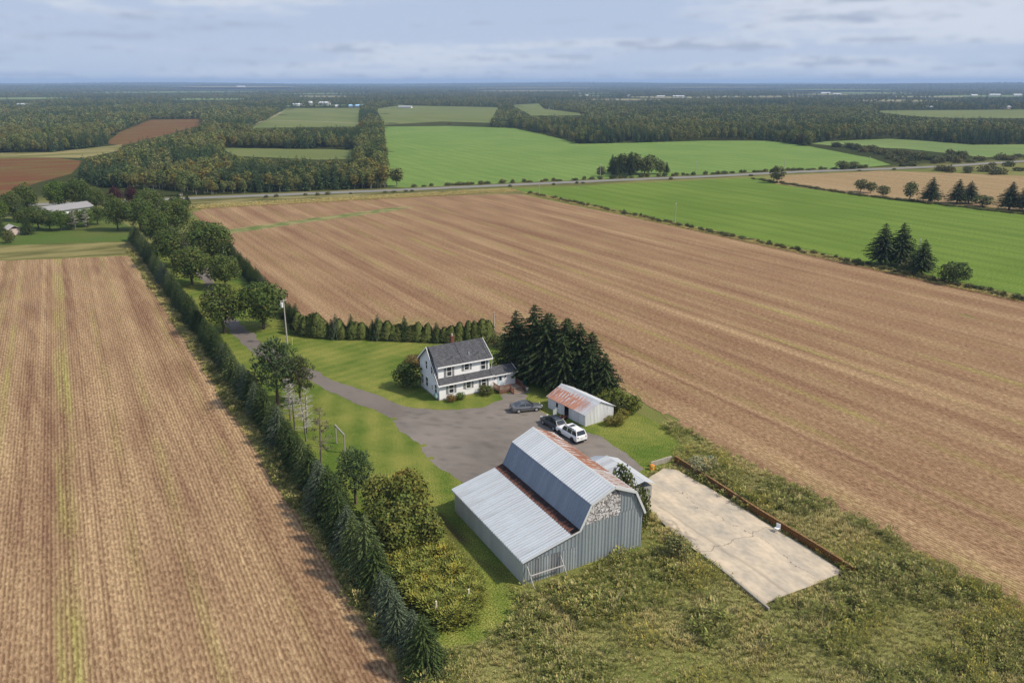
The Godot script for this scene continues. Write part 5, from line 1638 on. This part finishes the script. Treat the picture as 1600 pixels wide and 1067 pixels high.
func far_buildings() -> void:
	var w := flat("far_white", lin(0.60, 0.60, 0.60), 0.7)
	var roofs := {"white": flat("far_white_roof", lin(0.52, 0.53, 0.55), 0.6), "blue": flat("far_blue_roof", lin(0.28, 0.50, 0.72), 0.6), "grey": flat("far_grey_roof", lin(0.33, 0.33, 0.35), 0.8)}
	var brick := flat("far_tan", lin(0.48, 0.40, 0.34), 0.8)
	for q in [
		[495.2, -1714.0, 26, 12, 7, "white", "distant white barn at the far side of the crop field, leftmost"], [517.0, -1701.0, 9, 9, 12, "white", "tall narrow white silo building by the distant farm"],
		[557.6, -1733.0, 26, 16, 10, "white", "largest white barn of the distant farm beyond the crop field"], [534.9, -1586.7, 7, 7, 6, "white", "little white hut at the edge of the distant crop field"],
		[569.8, -1566.0, 36, 16, 7, "blue", "long distant shed with a bright blue roof"], [640.0, -1489.5, 30, 14, 5, "grey", "long grey-roofed distant building behind the tree belt"],
		[859.2, -1301.2, 20, 9, 4, "white", "distant white shed alone in a far green field"], [1915.9, -2400.0, 26, 14, 7, "white", "far white barn in a forest clearing"],
		[1863.0, -2160.0, 44, 22, 8, "white", "long far white farm building in the forest clearing"], [1905.0, -2120.0, 60, 24, 9, "white", "longest far white farm building beside the clearing"],
		[1800.0, -2500.0, 18, 12, 7, "white", "small far white house in the forest"], [2974.0, -2385.0, 60, 22, 12, "white", "far white house on the wooded rise"],
		[2857.5, -2235.0, 50, 20, 9, "white", "far low white building on the wooded rise"], [1472.6, -945.0, 18, 10, 6, "white", "white shed at the corner of a distant field"],
		[3085.0, -1725.0, 60, 24, 12, "white", "far white building in the distant village"], [3010.0, -1760.0, 40, 24, 10, "white", "second far white building in the distant village"],
		[3156.0, -1683.0, 50, 24, 12, "white", "far white building at the end of the distant village"], [1597.0, -868.0, 26, 14, 9, "grey", "tan house with grey roof by a distant field"],
		[1450.0, -6500.0, 70, 30, 16, "white", "white farm building on the far rise"], [6.0, -2010.0, 40, 16, 7, "white", "low white building in the far woods"]]:
		var o := thing("far_building", q[6], "building", V(q[0], hgt(q[0], q[1]), q[1]), -0.5 + 0.6 * nb.get_noise_1d(q[0] * 9.0))
		var size := 0.62 if q[0] > 1500.0 else 0.85
		q[2] *= size
		q[3] *= size
		q[4] *= size
		var b := Buf.new()
		b.box(V(-q[2] / 2.0, -1, -q[3] / 2.0), V(q[2] / 2.0, q[4] * 0.6, q[3] / 2.0))
		part("wall", b, brick if q[6].begins_with("tan") else w, o)
		for s in [-1, 1]:
			slab([V(-q[2] / 2.0 - 0.5, q[4] * 0.58, s * (q[3] / 2.0 + 0.6)), V(q[2] / 2.0 + 0.5, q[4] * 0.58, s * (q[3] / 2.0 + 0.6)), V(q[2] / 2.0 + 0.5, q[4], 0), V(-q[2] / 2.0 - 0.5, q[4], 0)], 0.3, roofs[q[5]], "roof", o)

# ---------------------------------------------------------------- cars
func car(called: String, label: String, at: Vector2, turn: float, paint: Material, sp: Dictionary) -> void:
	var o := thing(called, label, "car", V(at.x, 0.07, at.y), turn)
	var Ln: float = sp.len
	var W: float = sp.wid / 2
	var b := Buf.new()
	# body shell lofted along x (front = +x): [x, bottom, top, half width]
	var st: Array = sp.body
	var rings := []
	for s in st:
		var w: float = W * s[3]
		rings.append([V(s[0], s[1], -w * 0.88), V(s[0], s[1] + 0.16, -w), V(s[0], lerpf(s[1], s[2], 0.72), -w), V(s[0], s[2] - 0.015, -w * 0.90), V(s[0], s[2] + 0.03, 0), V(s[0], s[2] - 0.015, w * 0.90), V(s[0], lerpf(s[1], s[2], 0.72), w), V(s[0], s[1] + 0.16, w), V(s[0], s[1], w * 0.88)])
	for i in rings.size() - 1:
		for j in 8:
			var q := [rings[i][j], rings[i + 1][j], rings[i + 1][j + 1], rings[i][j + 1]]
			var mid: Vector3 = (q[0] + q[2]) / 2
			b.poly(q, Color.WHITE, V(0, mid.y - 0.55, mid.z))
	b.poly(rings[0], Color.WHITE, V(-1, 0, 0))
	b.poly(rings[-1], Color.WHITE, V(1, 0, 0))
	part("body", b, paint, o)
	# greenhouse: pillars in body colour with glass set in
	var g: Array = sp.cabin   # [x,y] windscreen foot, windscreen top, roof rear, rear foot
	var wl: float = W * 0.90
	var wr: float = W * 0.72
	var P := []
	for s in [-1.0, 1.0]:
		P.append([V(g[0][0], g[0][1], s * wl), V(g[1][0], g[1][1], s * wr), V(g[2][0], g[2][1], s * wr), V(g[3][0], g[3][1], s * wl)])
	b = Buf.new()
	var top_mid: float = (g[1][1] + g[2][1]) / 2.0 + 0.05
	for s in 2:
		b.poly(P[s], Color.WHITE, V(0, 0, s * 2 - 1))
	b.poly([P[0][0], P[1][0], P[1][1], P[0][1]], Color.WHITE, V(1, 0.3, 0))
	b.poly([P[0][3], P[1][3], P[1][2], P[0][2]], Color.WHITE, V(-1, 0.3, 0))
	part("pillars", b, paint, o)
	b = Buf.new()
	var rx: float = (g[1][0] + g[2][0]) / 2.0
	for s in [-1.0, 1.0]:
		b.poly([V(g[1][0], g[1][1], s * wr), V(rx, top_mid, s * wr * 0.96), V(rx, top_mid + 0.03, 0), V(g[1][0], g[1][1] + 0.02, 0)], Color.WHITE, Vector3.UP)
		b.poly([V(g[2][0], g[2][1], s * wr), V(rx, top_mid, s * wr * 0.96), V(rx, top_mid + 0.03, 0), V(g[2][0], g[2][1] + 0.02, 0)], Color.WHITE, Vector3.UP)
	part("roof", b, paint, o)
	var glass := flat("car_glass", lin(0.018, 0.022, 0.027), 0.05, 0.7)
	for e in [[0, 1, "windscreen", 1.0], [3, 2, "rear_window", -1.0]]:
		b = Buf.new()
		var a: Vector3 = P[0][e[0]]
		var c: Vector3 = P[1][e[0]]
		var d: Vector3 = P[1][e[1]]
		var f: Vector3 = P[0][e[1]]
		var off := V(0.012 * e[3], 0.012, 0)
		b.poly([a.lerp(f, 0.10).lerp(c.lerp(d, 0.10), 0.06) + off, c.lerp(d, 0.10).lerp(a.lerp(f, 0.10), 0.06) + off, d.lerp(c, 0.06).lerp(f, 0.06) + off, f.lerp(a, 0.06).lerp(d, 0.06) + off], Color.WHITE, V(e[3], 0.4, 0))
		part(e[2], b, glass, o)
	for s in 2:
		var q: Array = P[s]
		var cuts: Array = sp.cuts
		for i in cuts.size() - 1:
			b = Buf.new()
			var u0: float = cuts[i] + 0.02
			var u1: float = cuts[i + 1] - 0.02
			var lo0: Vector3 = q[0].lerp(q[3], u0)
			var lo1: Vector3 = q[0].lerp(q[3], u1)
			var x_lo: float = lo0.x
			var hi := func(x: float) -> Vector3:
				# the highest glass point above x on the side plane
				var y: float
				if x > q[1].x:
					y = lerpf(q[0].y, q[1].y, (q[0].x - x) / maxf(0.01, q[0].x - q[1].x))
				elif x < q[2].x:
					y = lerpf(q[3].y, q[2].y, (x - q[3].x) / maxf(0.01, q[2].x - q[3].x))
				else:
					y = lerpf(q[1].y, q[2].y, (q[1].x - x) / maxf(0.01, q[1].x - q[2].x))
				var t: float = (y - q[0].y) / maxf(0.01, q[1].y - q[0].y) * 0.9
				return V(x, lerpf(q[0].y, q[1].y, t), lerpf(q[0].z, q[1].z, t))
			var pts := [lo0 + V(0, 0.04, 0), lo1 + V(0, 0.04, 0)]
			for k in 5:
				pts.append(hi.call(lerpf(lo1.x, x_lo, k / 4.0)))
			var sz := 1.0 if s == 1 else -1.0
			var shifted := []
			for p in pts:
				shifted.append(p + V(0, 0.0, 0.014 * sz))
			b.poly(shifted, Color.WHITE, V(0, 0.2, sz))
			part("side_window", b, glass, o)
	# wheels
	var rub := flat("tyre_rubber", lin(0.015, 0.015, 0.016), 0.9)
	var rimm := flat("rim_" + str(sp.rim), lin(sp.rim, sp.rim, sp.rim * 1.02), 0.35, 0.5, 0.6)
	var R: float = sp.tyre
	for x in [sp.axle[0], sp.axle[1]]:
		for s in [-1.0, 1.0]:
			var n := Node3D.new()
			n.name = "wheel"
			n.position = V(x, R, s * (W - 0.10))
			o.add_child(n, true)
			b = Buf.new()
			b.tube(V(0, 0, -s * 0.1), V(0, 0, s * 0.115), R, R * 0.97, Color.WHITE, 20)
			part("tyre", b, rub, n)
			b = Buf.new()
			b.tube(V(0, 0, s * 0.10), V(0, 0, s * 0.125), R * 0.66, R * 0.62, Color.WHITE, 16)
			part("rim", b, rimm, n)
			b = Buf.new()
			for k in 14:
				var t0 := PI * k / 13.0 - 0.12
				var t1 := PI * (k + 1) / 13.0 - 0.12
				if k < 13:
					b.poly([V(x + cos(t0) * R * 1.02, R + sin(t0) * R * 1.02, s * (W + 0.004)), V(x + cos(t1) * R * 1.02, R + sin(t1) * R * 1.02, s * (W + 0.004)), V(x + cos(t1) * R * 1.17, R + sin(t1) * R * 1.17, s * (W + 0.006)), V(x + cos(t0) * R * 1.17, R + sin(t0) * R * 1.17, s * (W + 0.006))], Color.WHITE, V(0, 0, s))
			part("wheel_arch", b, rub if sp.clad else paint, o)
	# lights, bumpers, mirrors, plate
	var red := flat("tail_red", lin(0.16, 0.012, 0.012), 0.25, 0.5)
	var clear := flat("lamp_clear", lin(0.6, 0.62, 0.64), 0.15, 0.6)
	for s in [-1.0, 1.0]:
		b = Buf.new()
		b.box(V(-0.05, -0.10, -0.14), V(0.03, 0.10, 0.14), Color.WHITE, Basis(Vector3.UP, s * 0.35), V(st[0][0] + 0.05, sp.lampy, s * (W * st[0][3] - 0.17)))
		part("tail_light", b, red, o)
		b = Buf.new()
		b.box(V(-0.06, -0.07, -0.17), V(0.03, 0.07, 0.17), Color.WHITE, Basis(Vector3.UP, s * 0.4), V(st[-1][0] - 0.04, sp.lampy - 0.12, s * (W * st[-1][3] - 0.20)))
		part("headlight", b, clear, o)
		b = Buf.new()
		b.box(V(-0.08, -0.07, -0.1), V(0.08, 0.07, 0.1), Color.WHITE, Basis(), V(g[0][0] - 0.35, g[0][1] + 0.1, s * (W + 0.06)))
		part("mirror", b, paint, o)
	b = Buf.new()
	b.box(V(st[0][0] - 0.045, 0.32, -W * 0.82), V(st[0][0] + 0.05, 0.5, W * 0.82))
	part("rear_bumper", b, rub if sp.clad else paint, o)
	b = Buf.new()
	b.box(V(st[0][0] - 0.052, sp.lampy - 0.22, -0.16), V(st[0][0] - 0.01, sp.lampy - 0.1, 0.16))
	part("licence_plate", b, flat("plate_white", lin(0.6, 0.6, 0.6), 0.5), o)
	if sp.has("rails"):
		for s in [-1.0, 1.0]:
			b = Buf.new()
			b.bar(V(g[1][0] - 0.1, g[1][1] + 0.09, s * wr * 0.9), V(g[2][0] + 0.1, g[2][1] + 0.09, s * wr * 0.9), 0.05, 0.05)
			part("roof_rail", b, rub, o)
	if sp.has("sunroof"):
		b = Buf.new()
		b.box(V(rx + 0.15, top_mid + 0.01, -wr * 0.55), V(rx + 0.75, top_mid + 0.045, wr * 0.55))
		part("sunroof", b, glass, o)

func cars() -> void:
	var grey := flat("paint_grey", lin(0.125, 0.135, 0.155), 0.25, 0.5, 0.45)
	grey.clearcoat_enabled = true
	var navy := flat("paint_navy", lin(0.018, 0.026, 0.040), 0.2, 0.5, 0.2)
	navy.clearcoat_enabled = true
	var white := flat("paint_white", lin(0.74, 0.75, 0.76), 0.25, 0.5)
	white.clearcoat_enabled = true
	car("sedan_car", "metallic grey sedan parked by the porch steps", Vector2(58.05, -94.0), -0.27, grey, {"len": 4.75, "wid": 1.84, "tyre": 0.33, "rim": 0.55, "clad": false, "axle": [1.38, -1.38], "lampy": 0.84, "cuts": [0.06, 0.46, 0.80, 0.95],
		"body": [[-2.37, 0.36, 0.86, 0.84], [-2.25, 0.22, 1.0, 0.93], [-1.7, 0.20, 1.02, 0.99], [-0.6, 0.18, 0.95, 1.0], [0.7, 0.18, 0.93, 1.0], [1.3, 0.2, 0.86, 0.99], [2.0, 0.22, 0.74, 0.94], [2.28, 0.26, 0.64, 0.84], [2.36, 0.36, 0.54, 0.74]],
		"cabin": [[1.15, 0.88], [0.25, 1.42], [-0.85, 1.40], [-1.95, 0.99]]})
	car("dark_suv", "dark blue wagon parked nose away in front of white SUV", Vector2(58.3, -87.0), PI / 2 + 0.04, navy, {"len": 4.55, "wid": 1.82, "tyre": 0.34, "rim": 0.45, "clad": false, "axle": [1.3, -1.3], "lampy": 0.98, "rails": true, "cuts": [0.06, 0.38, 0.68, 0.95],
		"body": [[-2.27, 0.40, 0.92, 0.88], [-2.18, 0.28, 1.05, 0.96], [-1.3, 0.26, 1.06, 1.0], [0.6, 0.26, 1.03, 1.0], [1.2, 0.26, 0.98, 0.99], [1.95, 0.28, 0.86, 0.94], [2.2, 0.32, 0.74, 0.86], [2.27, 0.4, 0.62, 0.78]],
		"cabin": [[1.05, 1.0], [0.35, 1.58], [-1.55, 1.55], [-2.12, 1.03]]})
	car("white_suv", "boxy white SUV with black sunroof parked beside the barn", Vector2(58.4, -82.6), PI / 2 + 0.05, white, {"len": 4.85, "wid": 1.95, "tyre": 0.40, "rim": 0.05, "clad": true, "axle": [1.42, -1.42], "lampy": 1.0, "rails": true, "sunroof": true, "cuts": [0.04, 0.36, 0.66, 0.97],
		"body": [[-2.42, 0.45, 1.02, 0.94], [-2.36, 0.36, 1.16, 0.98], [-1.3, 0.34, 1.18, 1.0], [0.8, 0.34, 1.16, 1.0], [1.4, 0.34, 1.12, 1.0], [2.2, 0.36, 1.04, 0.97], [2.38, 0.42, 0.9, 0.92], [2.42, 0.5, 0.78, 0.88]],
		"cabin": [[1.1, 1.13], [0.62, 1.80], [-2.0, 1.80], [-2.34, 1.15]]})

# ---------------------------------------------------------------- small things
func small_things() -> void:
	var wood := flat("pole_wood", lin(0.36, 0.34, 0.31), 0.9)
	var poles := [
		[36.0, -144.5, 8.7, "grey utility pole with a transformer on the lawn near the lane", "y"], [71.1, -127.0, 5.4, "bare wooden pole at the hedge end behind the farmhouse", "n"],
		[190.2, -297.8, 6.4, "utility pole at the road end of the field boundary", "y"], [191.6, -211.0, 7.0, "utility pole leaning on the boundary of the green field", "y"],
		[196.0, -122.0, 8.4, "utility pole standing among the three boundary spruces", "y"], [248.2, -331.0, 7.7, "roadside utility pole before the far green field", "y"],
		[304.9, -322.0, 7.0, "roadside utility pole beyond the clump of trees", "y"], [41.7, -229.0, 8.0, "utility pole rising from the hedge along the lane", "y"],
		[43.1, -303.5, 9.6, "utility pole among the maples at the lane end", "y"], [361.2, -311.5, 6.8, "roadside utility pole by the tan stubble field", "y"], [417.5, -298.5, 6.4, "roadside utility pole at the scrubland", "y"]]
	for q in poles:
		var o := thing("utility_pole", q[3], "pole", V(q[0], 0, q[1]), 0.3, "utility poles")
		var b := Buf.new()
		b.tube(V(0, -0.2, 0), V(0, q[2], 0), 0.15, 0.10, Color.WHITE, 8)
		part("pole", b, wood, o)
		if q[4] == "y":
			b = Buf.new()
			b.box(V(-0.7, q[2] - 0.35, -0.05), V(0.7, q[2] - 0.23, 0.05))
			part("crossarm", b, wood, o)
		if q[3].contains("transformer"):
			b = Buf.new()
			b.tube(V(-0.42, q[2] - 1.5, 0), V(-0.42, q[2] - 0.6, 0), 0.24, 0.24, Color.WHITE, 10)
			part("transformer", b, flat("transformer_grey", lin(0.62, 0.64, 0.66), 0.5), o)
	for q in [[34.7, -144.0], [36.5, -143.0]]:
		var o := thing("guy_marker", "short yellow stake on the lawn beside the transformer pole", "stake", V(q[0], 0, q[1]), 0.0, "yellow stakes by the pole")
		var b := Buf.new()
		b.tube(V(0, 0, 0), V(0.1, 1.6, 0), 0.05, 0.05, Color.WHITE, 6)
		part("stake", b, flat("stake_yellow", lin(0.55, 0.50, 0.18), 0.7), o)
	# wooden swing frame on the side lawn
	var f := thing("swing_frame", "weathered wooden swing frame standing on the side lawn", "frame", V(29.7, 0, -97.4))
	var grey := flat("weathered_wood", lin(0.25, 0.235, 0.20), 0.9)
	for z in [0.0, 3.4]:
		var b := Buf.new()
		b.box(V(-0.09, 0, z - 0.09), V(0.09, 2.6, z + 0.09))
		part("post", b, grey, f)
	var b := Buf.new()
	b.box(V(-0.09, 2.6, -0.2), V(0.09, 2.8, 3.6))
	part("crossbeam", b, grey, f)
	# rusty push-wall along the slab: steel plates between short posts
	var wall := thing("rusty_wall", "long low rust-orange steel wall along the concrete slab", "wall", Vector3.ZERO)
	var pts := [Vector2(65.78, -69.6), Vector2(65.68, -66.15), Vector2(65.37, -61.13), Vector2(64.9, -54.98), Vector2(64.75, -50.5), Vector2(64.6, -45.8), Vector2(64.34, -41.55)]
	var cv := Curve2D.new()
	for p in pts:
		cv.add_point(p)
	var rm := painted("rust_plate", noise_tex(61, 0.05, Color(0.35, 0.30, 0.28), Color(1, 1, 1), 256, 5), 0.9)
	rm.uv1_triplanar = true
	rm.uv1_scale = V(0.6, 0.6, 0.6)
	var tl := cv.get_baked_length()
	var n := 24
	for i in n:
		var a := cv.sample_baked(tl * i / n)
		var c := cv.sample_baked(tl * (i + 0.98) / n)
		var tone := lin(0.43, 0.19, 0.07).lerp(lin(0.30, 0.22, 0.09), rng.randf() * (0.9 if i < 8 else 0.45))
		b = Buf.new()
		b.bar(V(a.x, 0.42, a.y), V(c.x, 0.42, c.y), 0.14, rand(0.74, 0.88), tone)
		part("steel_plate", b, rm, wall)
		b = Buf.new()
		b.box(V(a.x + 0.07, 0, a.y - 0.07), V(a.x + 0.2, rand(0.85, 0.98), a.y + 0.07), lin(0.16, 0.10, 0.06))
		part("post", b, rm, wall)
		b = Buf.new()
		b.bar(V(a.x, 0.90, a.y), V(c.x, 0.90, c.y), 0.26, 0.08, lin(0.46, 0.34, 0.17).lerp(tone, 0.35))
		part("top_rail", b, rm, wall)
	var bw := thing("end_wall", "low pale concrete wall closing the far end of the slab", "wall", Vector3.ZERO)
	var cm := painted("concrete_wall", noise_tex(63, 0.08, Color(0.7, 0.7, 0.7), Color(1, 1, 1), 128), 0.9)
	for i in 3:
		b = Buf.new()
		b.bar(V(62.2 + i * 1.16, 0.35, -70.1), V(63.34 + i * 1.16, 0.35, -70.05), 0.2, 0.72, lin(0.46, 0.42, 0.36))
		part("block", b, cm, bw)
	var kb := thing("slab_kerb", "narrow concrete kerb along the weedy edge of the slab", "kerb", Vector3.ZERO)
	var kp := [Vector2(53.6, -51.6), Vector2(53.3, -47.15), Vector2(52.97, -44.44), Vector2(52.67, -41.8)]
	for i in 3:
		b = Buf.new()
		b.bar(V(kp[i].x, 0.16, kp[i].y), V(kp[i + 1].x, 0.16, kp[i + 1].y), 0.2, 0.32, lin(0.36, 0.33, 0.28))
		part("kerb_block", b, cm, kb)
	# orange barrel, white chair
	var br := thing("barrel", "bright orange barrel by the end wall of the slab", "barrel", V(61.8, 0, -69.4))
	var om := flat("barrel_orange", lin(0.75, 0.27, 0.03), 0.6)
	b = Buf.new()
	var pr := [[0.0, 0.27], [0.06, 0.30], [0.32, 0.30], [0.35, 0.285], [0.38, 0.30], [0.66, 0.30], [0.74, 0.25]]
	for i in pr.size() - 1:
		b.tube(V(0, pr[i][0], 0), V(0, pr[i + 1][0], 0), pr[i][1], pr[i + 1][1], Color.WHITE, 14, i == pr.size() - 2)
	part("body", b, om, br)
	b = Buf.new()
	b.tube(V(0, 0.74, 0), V(0, 0.78, 0), 0.22, 0.2, Color.WHITE, 14)
	part("lid", b, flat("barrel_lid", lin(0.55, 0.2, 0.04), 0.6), br)
	var chm := flat("chair_white", lin(0.72, 0.72, 0.72), 0.5)
	var chr := thing("plastic_chair", "white plastic chair on the slab against the rusty wall", "chair", V(63.9, 0.16, -50.9), 0.2)
	b = Buf.new()
	b.box(V(-0.24, 0.40, -0.24), V(0.24, 0.45, 0.24))
	part("seat", b, chm, chr)
	b = Buf.new()
	b.box(V(0.20, 0.45, -0.24), V(0.25, 0.9, 0.24))
	part("backrest", b, chm, chr)
	for s in [[-1, -1], [-1, 1], [1, -1], [1, 1]]:
		b = Buf.new()
		b.box(V(s[0] * 0.22 - 0.025, 0, s[1] * 0.22 - 0.025), V(s[0] * 0.22 + 0.025, 0.40, s[1] * 0.22 + 0.025))
		part("leg", b, chm, chr)
	# H-shaped wooden frame leaning against the barn end
	var hf := thing("wooden_frame", "pale wooden frame with crossbar leaning on the barn end wall", "frame", V(34.91, 0, -56.89), -0.036)
	var pm := flat("pale_wood", lin(0.42, 0.40, 0.385), 0.8)
	for x in [0.35, 4.2]:
		b = Buf.new()
		b.bar(V(x + 0.35, 0.05, 1.0), V(x, 2.15, 0.14), 0.07, 0.07)
		part("upright", b, pm, hf)
	b = Buf.new()
	b.bar(V(0.55, 1.25, 0.58), V(4.4, 1.25, 0.58), 0.07, 0.09)
	part("crossbar", b, pm, hf)
	for q in [[25.4, -56.6], [28.8, -56.7]]:
		var p := thing("trellis_post", "pale wooden post standing in the bramble patch", "post", V(q[0], 0, q[1]), 0.0, "posts in the bramble patch")
		b = Buf.new()
		b.box(V(-0.08, 0, -0.08), V(0.08, 1.9, 0.08))
		part("post", b, flat("trellis_wood", lin(0.52, 0.46, 0.36), 0.9), p)

func _ready() -> void:
	rng.seed = 12345
	na.seed = 11
	na.frequency = 0.02
	na.fractal_octaves = 4
	nb.seed = 29
	nb.frequency = 0.01
	nb.fractal_octaves = 4
	camera_and_light()
	grounds()
	print("ground ", Time.get_ticks_msec())
	build_kits()
	print("kits ", Time.get_ticks_msec())
	barn()
	annex()
	house()
	shed()
	bungalow()
	far_buildings()
	print("buildings ", Time.get_ticks_msec())
	cars()
	small_things()
	hedges()
	yard_trees()
	far_trees()
	print("trees ", Time.get_ticks_msec())
	forest()
	print("forest ", Time.get_ticks_msec())
	weeds()
	print("weeds ", Time.get_ticks_msec())
